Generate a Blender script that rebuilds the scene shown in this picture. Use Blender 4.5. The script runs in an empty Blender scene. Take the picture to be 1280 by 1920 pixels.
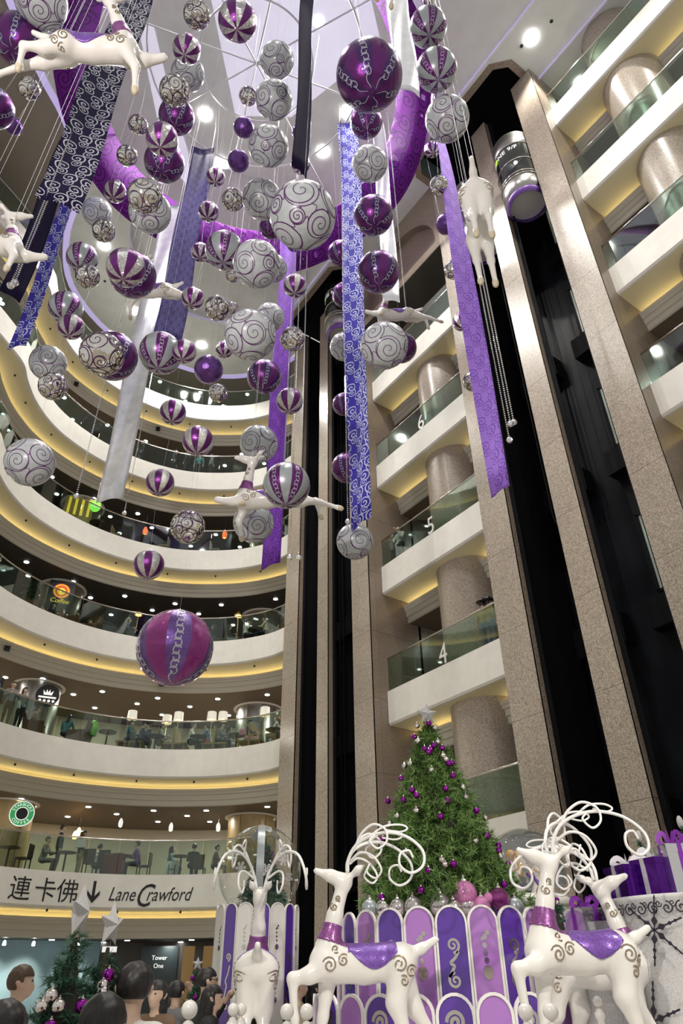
import bpy, bmesh, math, random
import numpy as np
from math import pi, sin, cos, radians, hypot, atan2
from mathutils import Vector, Matrix

# ------------------------------------------------------------------ camera, world, lights
scene = bpy.context.scene
COL = scene.collection
EYE = np.array([0.0, 0.0, 1.65])
FPX, PITCH, ROLL, YAW = 1303.5, radians(34.4), radians(-0.75), radians(35.2)
_c, _s, _cy, _sy = cos(PITCH), sin(PITCH), cos(YAW), sin(YAW)
FW = np.array([_sy * _c, _cy * _c, _s])
_rt = np.array([_cy, -_sy, 0.0])
_up = np.cross(_rt, FW)
RT = _rt * cos(ROLL) + _up * sin(ROLL)
UP = -_rt * sin(ROLL) + _up * cos(ROLL)
cam_data = bpy.data.cameras.new('camera')
cam = bpy.data.objects.new('camera', cam_data)
COL.objects.link(cam)
cam.matrix_world = Matrix([[RT[i], UP[i], -FW[i], EYE[i]] for i in range(3)] + [[0, 0, 0, 1]])
cam_data.sensor_fit = 'VERTICAL'
cam_data.sensor_height = 36.0
cam_data.sensor_width = 24.0
cam_data.lens = 36.0 * FPX / 1920.0
cam_data.clip_start = 0.05
cam_data.clip_end = 300
scene.camera = cam

world = bpy.data.worlds.new('world')
scene.world = world
world.use_nodes = True
world.node_tree.nodes['Background'].inputs[0].default_value = (1.0, 0.98, 0.93, 1)
world.node_tree.nodes['Background'].inputs[1].default_value = 0.42

vs = scene.view_settings
vs.view_transform = 'Standard'
vs.look = 'None'
vs.exposure = 0.30
vs.gamma = 1.0
vs.use_curve_mapping = False
scene.cycles.use_adaptive_sampling = True
scene.cycles.adaptive_threshold = 0.03
scene.cycles.max_bounces = 6
scene.cycles.diffuse_bounces = 3
scene.cycles.glossy_bounces = 3
scene.cycles.transparent_max_bounces = 14


def lamp(name, typ, loc, energy, color=(1, 1, 1), size=0.2, target=None, **kw):
    d = bpy.data.lights.new(name, typ)
    d.energy = energy
    d.color = color
    if typ == 'AREA':
        d.shape = kw.get('shape', 'DISK')
        d.size = size
    else:
        d.shadow_soft_size = size
    if typ == 'SPOT':
        d.spot_size = kw.get('angle', radians(60))
        d.spot_blend = kw.get('blend', 0.5)
    o = bpy.data.objects.new(name, d)
    COL.objects.link(o)
    o.location = loc
    if target is not None:
        v = Vector(target) - Vector(loc)
        o.rotation_euler = v.to_track_quat('-Z', 'Y').to_euler()
    return o


# big ceiling downlights of the atrium
CEIL_LAMPS = [(3.8, 14.67), (5.28, 16.13), (8.61, 13.23), (5.79, 9.26), (8.55, 11.3), (2.48, 22.92), (5.11, 25.85),
              (9.04, 26.02), (12.7, 5.2), (1.0, 8.5), (-2.0, 12.0), (4.0, 4.0), (9.0, 2.5), (0.0, 2.0), (12.7, -1.0)]
for (lx, ly) in CEIL_LAMPS:
    lamp('ceiling_downlight_beam', 'SPOT', (lx, ly, 30.9), 1500, (1.0, 0.97, 0.9), 0.16, (lx, ly, 0), angle=radians(130), blend=0.6)
# theatre spots hung at the third-floor rail that light the display
lamp('stage_spot', 'SPOT', (-2.5, 1.0, 6.5), 1250, (1.0, 0.93, 0.84), 0.15, (5.4, 6.6, 1.9), angle=radians(38), blend=0.6)
lamp('stage_spot', 'SPOT', (5.5, -2.0, 7.0), 1250, (1.0, 0.93, 0.84), 0.15, (6.8, 6.3, 2.4), angle=radians(40), blend=0.6)
lamp('stage_spot', 'SPOT', (2.0, -4.5, 7.0), 420, (1.0, 0.93, 0.84), 0.15, (13.5, 12.5, 10.5), angle=radians(42), blend=0.7)

lamp('stage_spot', 'SPOT', (-5.0, 1.0, 7.5), 2300, (1.0, 0.90, 0.86), 0.12, (4.5, 9.5, 13.5), angle=radians(75), blend=0.7)


# ------------------------------------------------------------------ materials
def mat(name, col, rough=0.5, metal=0.0, emit=None, estr=0.0, alpha=None, spec=None, coat=0.0, trans=0.0):
    m = bpy.data.materials.new(name)
    m.use_nodes = True
    b = m.node_tree.nodes['Principled BSDF']
    b.inputs['Base Color'].default_value = (*col, 1)
    b.inputs['Roughness'].default_value = rough
    b.inputs['Metallic'].default_value = metal
    if emit is not None:
        b.inputs['Emission Color'].default_value = (*emit, 1)
        b.inputs['Emission Strength'].default_value = estr
    if alpha is not None:
        b.inputs['Alpha'].default_value = alpha
    if spec is not None:
        b.inputs['Specular IOR Level'].default_value = spec
    if coat:
        b.inputs['Coat Weight'].default_value = coat
        b.inputs['Coat Roughness'].default_value = 0.08
    if trans:
        b.inputs['Transmission Weight'].default_value = trans
    return m


def nd(m, typ, **kw):
    n = m.node_tree.nodes.new(typ)
    for k, v in kw.items():
        setattr(n, k, v)
    return n


def link(m, a, b):
    m.node_tree.links.new(a, b)


def bsdf(m):
    return m.node_tree.nodes['Principled BSDF']


def noise_mat(name, stops, scale, rough=0.5, detail=2.0, bump=0.0, metal=0.0, coat=0.0, coord='Object', bscale=None):
    m = mat(name, stops[0][1], rough, metal, coat=coat)
    tc = nd(m, 'ShaderNodeTexCoord')
    n = nd(m, 'ShaderNodeTexNoise')
    n.inputs['Scale'].default_value = scale
    n.inputs['Detail'].default_value = detail
    link(m, tc.outputs[coord], n.inputs['Vector'])
    r = nd(m, 'ShaderNodeValToRGB')
    e = r.color_ramp.elements
    e[0].position, e[0].color = stops[0][0], (*stops[0][1], 1)
    e[1].position, e[1].color = stops[-1][0], (*stops[-1][1], 1)
    for p, c in stops[1:-1]:
        q = e.new(p)
        q.color = (*c, 1)
    link(m, n.outputs['Fac'], r.inputs['Fac'])
    link(m, r.outputs['Color'], bsdf(m).inputs['Base Color'])
    if bump:
        bp = nd(m, 'ShaderNodeBump')
        bp.inputs['Strength'].default_value = bump
        src = n
        if bscale:
            src = nd(m, 'ShaderNodeTexNoise')
            src.inputs['Scale'].default_value = bscale
            link(m, tc.outputs[coord], src.inputs['Vector'])
        link(m, src.outputs['Fac'], bp.inputs['Height'])
        link(m, bp.outputs['Normal'], bsdf(m).inputs['Normal'])
    return m


M = {}
M['white'] = noise_mat('white_paint', [(0.3, (0.74, 0.72, 0.66)), (0.7, (0.79, 0.77, 0.71))], 3.0, 0.55)
M['ceil'] = noise_mat('ceiling_paint', [(0.3, (0.70, 0.71, 0.70)), (0.7, (0.76, 0.77, 0.76))], 1.5, 0.7)
M['cove'] = mat('cream_cove_paint', (0.84, 0.76, 0.50), 0.6)
M['cornice'] = mat('cornice_paint', (0.56, 0.53, 0.46), 0.55)
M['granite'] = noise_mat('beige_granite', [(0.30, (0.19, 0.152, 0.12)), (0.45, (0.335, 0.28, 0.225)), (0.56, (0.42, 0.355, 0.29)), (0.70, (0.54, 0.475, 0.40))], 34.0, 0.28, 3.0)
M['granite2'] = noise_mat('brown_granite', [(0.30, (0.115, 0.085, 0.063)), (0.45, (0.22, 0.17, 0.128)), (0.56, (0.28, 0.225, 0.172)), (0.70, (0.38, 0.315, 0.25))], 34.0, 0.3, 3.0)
M['joint'] = mat('dark_joint', (0.10, 0.085, 0.07), 0.8)
M['shaft'] = noise_mat('black_shaft_glass', [(0.35, (0.004, 0.005, 0.008)), (0.65, (0.010, 0.012, 0.016))], 0.6, 0.5, 2.0)
M['shaft2'] = mat('shaft_beam', (0.004, 0.0045, 0.006), 0.7, spec=0.15)
bsdf(M['shaft']).inputs['Specular IOR Level'].default_value = 0.12
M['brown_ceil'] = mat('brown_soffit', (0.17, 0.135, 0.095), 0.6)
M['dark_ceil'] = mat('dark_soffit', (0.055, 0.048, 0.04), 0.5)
M['chrome'] = mat('polished_steel', (0.75, 0.72, 0.68), 0.16, 1.0)
M['steel'] = mat('brushed_steel', (0.42, 0.41, 0.39), 0.3, 1.0)
M['lilac'] = mat('lilac_glow_trim', (0.62, 0.55, 0.85), 0.6, emit=(0.60, 0.50, 1.0), estr=0.36)  # lilac cove glow put into the trim material as emission
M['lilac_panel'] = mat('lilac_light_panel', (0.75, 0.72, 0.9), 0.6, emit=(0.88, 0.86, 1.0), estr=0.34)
M['lamp'] = mat('lamp_disc', (1, 1, 1), 0.4, emit=(1.0, 0.98, 0.94), estr=14)
M['lamp_cool'] = mat('small_lamp_disc', (1, 1, 1), 0.4, emit=(0.93, 1.0, 0.97), estr=9)
M['tube'] = mat('warm_cove_tube', (1, 0.9, 0.6), 0.4, emit=(1.0, 0.82, 0.46), estr=3.2)
M['black'] = mat('black_plastic', (0.012, 0.012, 0.013), 0.4)
M['floor'] = noise_mat('polished_stone_floor', [(0.3, (0.42, 0.37, 0.30)), (0.7, (0.55, 0.5, 0.43))], 2.0, 0.15)
M['carpet'] = mat('gallery_floor', (0.16, 0.12, 0.09), 0.5)
M['cream_wall'] = mat('cream_wall', (0.74, 0.69, 0.53), 0.6)
M['lilac_soft'] = mat('soft_lilac_glow', (0.66, 0.62, 0.82), 0.6, emit=(0.66, 0.58, 1.0), estr=0.16)  # weaker lilac glow put into ceiling faces as emission
M['dark_wall'] = mat('dark_wall', (0.07, 0.06, 0.055), 0.5)
M['teal_wall'] = mat('teal_wall', (0.20, 0.27, 0.29), 0.55)
M['shop_teal'] = mat('shop_teal_wall', (0.20, 0.32, 0.37), 0.55)
M['wood'] = noise_mat('veneer', [(0.3, (0.36, 0.25, 0.11)), (0.7, (0.46, 0.34, 0.17))], 3.0, 0.3)
M['ink'] = mat('black_lettering', (0.01, 0.01, 0.012), 0.5)
M['sign_white'] = mat('white_lettering', (0.9, 0.9, 0.9), 0.4, emit=(1, 1, 1), estr=0.5)

# perforated brown mesh ceiling
m = mat('perforated_ceiling', (0.30, 0.26, 0.21), 0.6)
tc = nd(m, 'ShaderNodeTexCoord')
w1 = nd(m, 'ShaderNodeTexVoronoi')
w1.inputs['Scale'].default_value = 7.0
w1.inputs['Randomness'].default_value = 0.0
link(m, tc.outputs['Object'], w1.inputs['Vector'])
r = nd(m, 'ShaderNodeValToRGB')
r.color_ramp.elements[0].position, r.color_ramp.elements[0].color = 0.32, (0.14, 0.12, 0.10, 1)
r.color_ramp.elements[1].position, r.color_ramp.elements[1].color = 0.45, (0.30, 0.26, 0.215, 1)
link(m, w1.outputs['Distance'], r.inputs['Fac'])
link(m, r.outputs['Color'], bsdf(m).inputs['Base Color'])
M['mesh_ceil'] = m


def glass_mat(name, tint, fac, rough=0.03):
    """thin architectural glass: see-through tint plus mirror reflection by fresnel"""
    m = bpy.data.materials.new(name)
    m.use_nodes = True
    t = m.node_tree
    t.nodes.clear()
    out = t.nodes.new('ShaderNodeOutputMaterial')
    tr = t.nodes.new('ShaderNodeBsdfTransparent')
    tr.inputs[0].default_value = (*tint, 1)
    gl = t.nodes.new('ShaderNodeBsdfGlossy')
    gl.inputs['Color'].default_value = (0.9, 0.95, 0.93, 1)
    gl.inputs['Roughness'].default_value = rough
    lw = t.nodes.new('ShaderNodeLayerWeight')
    lw.inputs[0].default_value = 0.5
    pw = t.nodes.new('ShaderNodeMath')
    pw.operation = 'POWER'
    pw.inputs[1].default_value = 3.0
    t.links.new(lw.outputs['Facing'], pw.inputs[0])
    fr = t.nodes.new('ShaderNodeMath')
    fr.operation = 'MULTIPLY_ADD'
    fr.inputs[1].default_value = 0.75
    fr.inputs[2].default_value = fac
    t.links.new(pw.outputs[0], fr.inputs[0])
    mx = t.nodes.new('ShaderNodeMixShader')
    t.links.new(fr.outputs[0], mx.inputs[0])
    t.links.new(tr.outputs[0], mx.inputs[1])
    t.links.new(gl.outputs[0], mx.inputs[2])
    t.links.new(mx.outputs[0], out.inputs[0])
    return m


M['glass'] = glass_mat('green_rail_glass', (0.72, 0.81, 0.76), 0.06)
M['globe_glass'] = glass_mat('clear_globe_glass', (0.95, 0.95, 0.94), 0.04, 0.01)
M['car_glass'] = glass_mat('lift_car_glass', (0.72, 0.76, 0.76), 0.08)


# ------------------------------------------------------------------ mesh helpers
class MB:
    """collects vertices and faces of ONE object"""

    def __init__(s):
        s.v, s.f, s.mi = [], [], []

    def add(s, verts, faces, mi=0):
        o = len(s.v)
        s.v.extend([tuple(map(float, p)) for p in verts])
        for f in faces:
            s.f.append(tuple(i + o for i in f))
            s.mi.append(mi)
        return s

    def box(s, x0, x1, y0, y1, z0, z1, mi=0):
        return s.add([(x, y, z) for z in (z0, z1) for y in (y0, y1) for x in (x0, x1)],
                     [(0, 2, 3, 1), (4, 5, 7, 6), (0, 1, 5, 4), (2, 6, 7, 3), (0, 4, 6, 2), (1, 3, 7, 5)], mi)

    def sweep(s, pts, nrm, prof, mi=0, closed=False):
        """prof = (d, z) pairs swept along plan points pts whose outward normals are nrm"""
        n, k = len(pts), len(prof)
        vs_ = [(p[0] + q[0] * d, p[1] + q[1] * d, z) for p, q in zip(pts, nrm) for d, z in prof]
        fs = []
        kk = k if closed else k - 1
        for i in range(n - 1):
            for j in range(kk):
                a, b = i * k + j, i * k + (j + 1) % k
                fs.append((a, a + k, b + k, b))
        return s.add(vs_, fs, mi)

    def tube(s, pts, rad, seg=6, mi=0, cap=True):
        pts = [np.array(p, float) for p in pts]
        n = len(pts)
        rads = rad if hasattr(rad, '__len__') else [rad] * n
        t0 = pts[1] - pts[0]
        a = np.cross(t0, [0, 0, 1.0])
        if np.linalg.norm(a) < 1e-6:
            a = np.cross(t0, [1.0, 0, 0])
        a /= np.linalg.norm(a)
        V = []
        for i in range(n):
            t = pts[min(i + 1, n - 1)] - pts[max(i - 1, 0)]
            t = t / (np.linalg.norm(t) + 1e-12)
            a = a - t * (a @ t)
            a /= np.linalg.norm(a) + 1e-12
            b = np.cross(t, a)
            for j in range(seg):
                an = 2 * pi * j / seg
                V.append(pts[i] + rads[i] * (a * cos(an) + b * sin(an)))
        F = []
        for i in range(n - 1):
            for j in range(seg):
                j2 = (j + 1) % seg
                F.append((i * seg + j, i * seg + j2, (i + 1) * seg + j2, (i + 1) * seg + j))
        if cap:
            F.append(tuple(range(seg - 1, -1, -1)))
            F.append(tuple((n - 1) * seg + j for j in range(seg)))
        return s.add(V, F, mi)

    def lathe(s, prof, seg=24, center=(0, 0, 0), mi=0, a0=0.0, a1=2 * pi):
        full = abs(a1 - a0 - 2 * pi) < 1e-6
        k = len(prof)
        n = seg if full else seg + 1
        V = []
        for i in range(n):
            an = a0 + (a1 - a0) * i / seg
            for r_, z in prof:
                V.append((center[0] + r_ * cos(an), center[1] + r_ * sin(an), center[2] + z))
        F = []
        for i in range(seg):
            i2 = (i + 1) % n
            for j in range(k - 1):
                F.append((i * k + j, i2 * k + j, i2 * k + j + 1, i * k + j + 1))
        return s.add(V, F, mi)

    def ribbon(s, pts, nrms, width, thick=0.0, mi=0):
        """flat strip along pts, lying perpendicular to nrms; width may be a list"""
        pts = [np.array(p, float) for p in pts]
        n = len(pts)
        ws = width if hasattr(width, '__len__') else [width] * n
        V = []
        for i in range(n):
            t = pts[min(i + 1, n - 1)] - pts[max(i - 1, 0)]
            q = np.cross(t, np.array(nrms[i], float))
            q /= np.linalg.norm(q) + 1e-12
            V += [pts[i] - q * ws[i] / 2, pts[i] + q * ws[i] / 2]
        F = [(2 * i, 2 * i + 1, 2 * i + 3, 2 * i + 2) for i in range(n - 1)]
        return s.add(V, F, mi)

    def poly_extrude(s, outline, z0, z1, mi=0, axes='xy'):
        """outline 2D CCW, extruded along the third axis"""
        n = len(outline)
        if axes == 'xy':
            g = lambda p, z: (p[0], p[1], z)
        elif axes == 'yz':
            g = lambda p, z: (z, p[0], p[1])
        else:
            g = lambda p, z: (p[0], z, p[1])
        V = [g(p, z0) for p in outline] + [g(p, z1) for p in outline]
        F = [tuple(range(n - 1, -1, -1)), tuple(range(n, 2 * n))] + [(i, (i + 1) % n, n + (i + 1) % n, n + i) for i in range(n)]
        return s.add(V, F, mi)

    def mesh(s, name, mats, smooth=False):
        me = bpy.data.meshes.new(name)
        me.from_pydata(s.v, [], s.f)
        ms = mats if isinstance(mats, (list, tuple)) else [mats]
        for q in ms:
            me.materials.append(q)
        if len(ms) > 1:
            me.polygons.foreach_set('material_index', s.mi)
        if smooth:
            me.polygons.foreach_set('use_smooth', [True] * len(me.polygons))
        me.update()
        return me

    def obj(s, name, mats, parent=None, smooth=False):
        return link_mesh(name, s.mesh(name, mats, smooth), parent)


def link_mesh(name, me, parent=None, loc=None, rot=None, scale=None):
    o = bpy.data.objects.new(name, me)
    COL.objects.link(o)
    if parent is not None:
        o.parent = parent
    if loc is not None:
        o.location = loc
    if rot is not None:
        o.rotation_euler = rot
    if scale is not None:
        o.scale = scale if hasattr(scale, '__len__') else (scale,) * 3
    return o


def tag(o, label=None, cat=None, group=None, kind=None):
    if label:
        o['label'] = label
    if cat:
        o['category'] = cat
    if group:
        o['group'] = group
    if kind:
        o['kind'] = kind
    return o


def struct(o, label=None):
    o['kind'] = 'structure'
    if label:
        o['label'] = label
    return o


def empty(name, loc=(0, 0, 0), rz=0.0, label=None, cat=None, group=None, kind=None):
    o = bpy.data.objects.new(name, None)
    COL.objects.link(o)
    o.location = loc
    o.rotation_euler = (0, 0, rz)
    o.empty_display_size = 0.1
    return tag(o, label, cat, group, kind)


def copy_tree(src, parent=None):
    c = src.copy()
    COL.objects.link(c)
    if parent is not None:
        c.parent = parent
    for ch in list(src.children):
        copy_tree(ch, c)
    return c


def catmull(P, n=8):
    P = [np.array(p, float) for p in P]
    Q = [2 * P[0] - P[1]] + P + [2 * P[-1] - P[-2]]
    out = []
    for i in range(1, len(Q) - 2):
        for k in range(n):
            t = k / n
            out.append(0.5 * ((2 * Q[i]) + (-Q[i - 1] + Q[i + 1]) * t + (2 * Q[i - 1] - 5 * Q[i] + 4 * Q[i + 1] - Q[i + 2]) * t * t
                              + (-Q[i - 1] + 3 * Q[i] - 3 * Q[i + 1] + Q[i + 2]) * t ** 3))
    out.append(P[-1])
    return out


def at(x, y, w):
    """world point that the photograph shows at (x, y), at depth w along the lens axis"""
    return EYE + (FW + RT * (x - 640) / FPX - UP * (y - 960) / FPX) * w


def at_h(x, y, d):
    """the same at horizontal distance d from the viewer"""
    r_ = FW + RT * (x - 640) / FPX - UP * (y - 960) / FPX
    return EYE + r_ * d / hypot(r_[0], r_[1])


def at_x(x, y, X):
    r_ = FW + RT * (x - 640) / FPX - UP * (y - 960) / FPX
    return EYE + r_ * X / r_[0]


def at_z(x, y, z):
    r_ = FW + RT * (x - 640) / FPX - UP * (y - 960) / FPX
    return EYE + r_ * (z - EYE[2]) / r_[2]


def text_mesh(txt, size=1.0, extrude=0.0, shear=0.0, align='CENTER', sx=1.0):
    cu = bpy.data.curves.new('lettering', 'FONT')
    cu.body = txt
    cu.size = size
    cu.extrude = extrude
    cu.shear = shear
    cu.align_x = align
    cu.resolution_u = 3
    o = bpy.data.objects.new('lettering_tmp', cu)
    COL.objects.link(o)
    dg = bpy.context.evaluated_depsgraph_get()
    me = bpy.data.meshes.new_from_object(o.evaluated_get(dg))
    bpy.data.objects.remove(o)
    if sx != 1.0:
        for v in me.vertices:
            v.co.x *= sx
    me.materials.clear()
    return me


# ------------------------------------------------------------------ the building
LV = {3: 5.16, 4: 9.69, 5: 14.39, 6: 19.10, 7: 23.81, 8: 28.53}
CZ = 31.1
random.seed(4)

CURVE = catmull([(13.74, 23.32), (13.45, 24.6), (12.55, 26.0), (11.3, 27.05), (9.8, 27.85), (8.0, 28.2), (6.3, 28.1), (4.6, 27.6), (3.1, 26.75),
                 (2.0, 25.6), (1.35, 24.5), (0.95, 23.6), (0.2, 22.85), (-0.8, 22.0), (-2.4, 21.0), (-5.0, 19.6), (-9.0, 17.8)], 5)


def normals(P):
    """outward = away from the atrium, for a path that runs with the atrium on its left-hand side reversed"""
    out = []
    for i in range(len(P)):
        t = P[min(i + 1, len(P) - 1)] - P[max(i - 1, 0)]
        t = t / np.linalg.norm(t)
        out.append(np.array([t[1], -t[0]]))
    return out


CN = normals(CURVE)
SIDE_A = [np.array([14.0, y]) for y in np.linspace(11.8, 17.36, 5)]   # between the two lift banks
SIDE_B = [np.array([14.0, y]) for y in np.linspace(-8.0, 6.0, 9)]     # nearer than the lift bank
NX = [np.array([1.0, 0.0])] * 20


def gallery(name, P, N, L, deep, ceil_mat, wall_mat, floor_label):
    """one storey edge: fascia, cove soffit with its hidden tube, stepped cornice, storey ceiling, floor and back wall"""
    root = MB().sweep(P, N, [(0.35, L), (0.0, L), (0.0, L - 1.05), (0.05, L - 1.11), (0.10, L - 1.12)]).obj(name, M['white'], smooth=False)
    struct(root, floor_label)
    MB().sweep(P, N, [(0.10, L - 1.12), (1.45, L - 1.12)]).obj('cove_soffit', M['cove'], root)
    MB().sweep(P, N, [(1.40, L - 1.40), (1.02, L - 1.40), (1.0, L - 1.32), (0.94, L - 1.32), (0.94, L - 1.40), (0.99, L - 1.44), (0.99, L - 1.52), (1.05, L - 1.54), (1.05, L - 1.72),
                      (1.11, L - 1.74), (1.11, L - 1.92), (1.16, L - 1.95)]).obj('cornice', M['cornice'], root)
    MB().sweep(P, N, [(1.40, L - 1.12), (1.40, L - 1.40)]).obj('cove_back', M['cove'], root)
    MB().sweep(P, N, [(1.16, L - 1.385), (1.20, L - 1.335), (1.24, L - 1.385)], closed=True).obj('cove_tube', M['tube'], root)
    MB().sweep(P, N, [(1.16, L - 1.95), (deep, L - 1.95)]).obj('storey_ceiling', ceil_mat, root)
    MB().sweep(P, N, [(0.35, L), (deep, L)]).obj('storey_floor', M['carpet'], root)
    MB().sweep(P, N, [(deep, L), (deep, L + 2.76)]).obj('back_wall', wall_mat, root)
    return root


walls = {3: M['cream_wall'], 4: M['cream_wall'], 5: M['dark_wall'], 6: M['dark_wall'], 7: M['teal_wall'], 8: M['teal_wall']}
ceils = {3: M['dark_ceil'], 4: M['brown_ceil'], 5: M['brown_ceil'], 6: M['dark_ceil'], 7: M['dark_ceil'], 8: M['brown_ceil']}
ORD = {3: 'lowest', 4: 'second', 5: 'third', 6: 'fourth', 7: 'fifth', 8: 'topmost'}


def railing(name, P, N, L, step, label, inset=0.08):
    """glass balustrade: every pane a part, plus handrail and base channel"""
    root = empty(name, (float(P[0][0]), float(P[0][1]), L), label=label, cat='balustrade')
    off = root.location
    def loc(V):
        return [(v[0] - off[0], v[1] - off[1], v[2] - off[2]) for v in V]
    mb = MB()
    mb.tube(loc([(p[0] + n[0] * inset, p[1] + n[1] * inset, L + 1.16) for p, n in zip(P, N)]), 0.030, 6)
    mb.obj('handrail', M['chrome'], root, True)
    i = 0
    while i < len(P) - 1:
        j = min(i + step, len(P) - 1)
        a = P[i] + N[i] * inset
        b = P[j] + N[j] * inset
        d = (b - a) / np.linalg.norm(b - a)
        a, b = a + d * 0.012, b - d * 0.012
        q = np.array([d[1], -d[0]]) * 0.009
        V = [(p[0], p[1], z) for z in (L + 0.0, L + 1.12) for p in (a - q, b - q, b + q, a + q)]
        MB().add(loc(V), [(0, 1, 5, 4), (1, 2, 6, 5), (2, 3, 7, 6), (3, 0, 4, 7), (4, 5, 6, 7)]).obj('glass_pane', M['glass'], root)
        i = j
    return root


for L in range(3, 9):
    z = LV[L]
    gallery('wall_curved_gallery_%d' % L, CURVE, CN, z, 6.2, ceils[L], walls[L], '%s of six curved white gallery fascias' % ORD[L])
    railing('glass_balustrade', CURVE, CN, z, 3, 'glass balustrade on the %s curved gallery' % ORD[L])
    if L < 8:
        gallery('wall_side_gallery_%d' % L, SIDE_A, NX, z, 4.6, M['brown_ceil'], M['teal_wall'] if L > 4 else M['granite2'], 'white gallery fascia between the lift banks')
        railing('glass_balustrade', SIDE_A, NX, z, 1, 'glass balustrade between the lift banks, %s storey' % ORD[L])
    gallery('wall_near_gallery_%d' % L, SIDE_B, NX, z, 4.6, M['brown_ceil'], M['cream_wall'], 'white gallery fascia beyond the nearer lift bank')
    railing('glass_balustrade', SIDE_B, NX, z, 1, 'glass balustrade beyond the nearer lift bank, %s storey' % ORD[L])

# top storey: perforated ceiling

# main ceiling with the round coffer and the octagonal lift notches
RING = catmull([(13.6, 23.9), (13.2, 25.1), (12.2, 26.45), (10.9, 27.45), (9.2, 27.95), (7.0, 28.15), (4.5, 27.85), (2.0, 26.0), (1.0, 23.5), (0.72, 20.9),
                (-0.5, 18.3), (-2.0, 16.8), (-3.6, 14.95), (-8.0, 10.0)], 5)
OCT_B = [(14.0, 6.15), (12.62, 6.15), (12.02, 6.78), (12.02, 11.22), (12.62, 11.85), (14.0, 11.85)]
OCT_A = [(14.0, 17.25), (12.62, 17.25), (12.02, 17.88), (12.02, 22.72), (12.62, 23.35), (13.6, 23.35)]
outer = [(14.0, -8.0)] + OCT_B + OCT_A + [tuple(p) for p in RING] + [(-8.0, -8.0)]
CC, CR = (7.3, 20.2), 4.3
bm = bmesh.new()
def ring_edges(pts, z):
    vv = [bm.verts.new((p[0], p[1], z)) for p in pts]
    return [bm.edges.new((vv[i], vv[(i + 1) % len(vv)])) for i in range(len(vv))]
ed = ring_edges(outer, CZ) + ring_edges([(CC[0] + CR * cos(2 * pi * k / 48), CC[1] + CR * sin(2 * pi * k / 48)) for k in range(48)], CZ)
bmesh.ops.triangle_fill(bm, use_beauty=True, use_dissolve=False, edges=ed)
me = bpy.data.meshes.new('ceiling')
bm.to_mesh(me)
bm.free()
me.materials.append(M['ceil'])
ceiling = struct(link_mesh('ceiling', me), 'white atrium ceiling with lilac edge lighting')
MB().lathe([(CR, CZ), (CR, CZ + 0.45), (0.02, CZ + 0.45)], 48, (CC[0], CC[1], 0)).obj('round_coffer', M['ceil'], ceiling, False)
MB().lathe([(CR - 0.02, CZ + 0.02), (CR - 0.02, CZ + 0.16)], 48, (CC[0], CC[1], 0)).obj('coffer_glow_band', M['lilac_soft'], ceiling)  # coffer rim band glows by its own material, no lamp inside
rn = normals(RING)
MB().sweep(RING, rn, [(0.0, CZ - 0.03), (0.26, CZ - 0.06), (0.26, CZ + 0.2)]).obj('edge_glow_trim', M['lilac'], ceiling)  # trim itself emits the lilac glow; no lamp is hidden behind it
bm = bmesh.new()
ed = ring_edges([(p[0] + q[0] * 0.2, p[1] + q[1] * 0.2) for p, q in zip(RING, rn)] + [(-22.0, 4.0), (-22.0, 38.0), (17.0, 38.0), (17.0, 24.0)], CZ + 0.12)
bmesh.ops.triangle_fill(bm, use_beauty=True, use_dissolve=False, edges=ed)
me = bpy.data.meshes.new('ceiling_perforated')
bm.to_mesh(me)
bm.free()
me.materials.append(M['mesh_ceil'])
o = link_mesh('ceiling_perforated', me)
struct(o, 'brown perforated ceiling over the topmost curved gallery')
# straight step in the ceiling beside the lift banks
MB().box(11.80, 11.86, -8, 5.9, CZ - 0.10, CZ).box(11.80, 11.86, 5.9, 23.6, CZ - 0.10, CZ).obj('step_glow_face', M['lilac_soft'], ceiling)  # step face glows by itself in place of lilac light falling on it
MB().box(11.86, 12.0, -8, 23.6, CZ - 0.06, CZ - 0.001).obj('step_edge', M['ceil'], ceiling)
MB().box(13.95, 14.0, -8, 6.0, CZ - 0.14, CZ - 0.02).obj('wall_glow_strip', M['lilac_soft'], ceiling)  # strip glows by its own material, no lamp inside
# lit lilac ceiling panels above the hanging frame
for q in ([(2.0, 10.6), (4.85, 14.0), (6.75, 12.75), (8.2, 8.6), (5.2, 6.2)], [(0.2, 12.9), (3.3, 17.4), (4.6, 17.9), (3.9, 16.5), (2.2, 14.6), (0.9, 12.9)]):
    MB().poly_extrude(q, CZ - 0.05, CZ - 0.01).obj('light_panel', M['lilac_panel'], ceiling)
# sprinklers / sensors are part of the ceiling
for (x, y) in [(7.6, 15.9), (2.9, 19.2), (9.4, 16.8), (12.9, 4.4), (4.4, 22.4), (6.1, 21.0), (12.6, 5.6), (3.2, 24.9), (8.9, 19.4), (10.4, 14.0), (2.0, 12.0)]:
    MB().lathe([(0.0, -0.06), (0.05, -0.05), (0.07, 0.0)], 10, (x, y, CZ)).obj('sprinkler', M['black'], ceiling)
for oc in (OCT_B, OCT_A):
    pts = [np.array(p) for p in oc]
    MB().sweep(pts, normals(pts), [(-0.02, CZ - 0.03), (0.27, CZ - 0.03), (0.27, CZ + 0.3)]).obj('lift_portal_border', M['granite2'], ceiling)
    MB().sweep(pts, normals(pts), [(0.27, CZ + 0.3), (0.27, CZ + 1.6)]).obj('lift_portal_well', M['teal_wall'], ceiling)
    MB().box(12.0, 16.0, oc[0][1], oc[-1][1], CZ + 1.6, CZ + 1.7).obj('lift_well_top', M['shaft2'], ceiling)
def downlight(parent, x, y, z, r=0.16, m='lamp'):
    MB().lathe([(0.001, -0.012), (r, -0.010), (r * 1.2, -0.014), (r * 1.25, 0.0)], 14, (x, y, z), 0).obj('downlight', M[m], parent, True)
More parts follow.
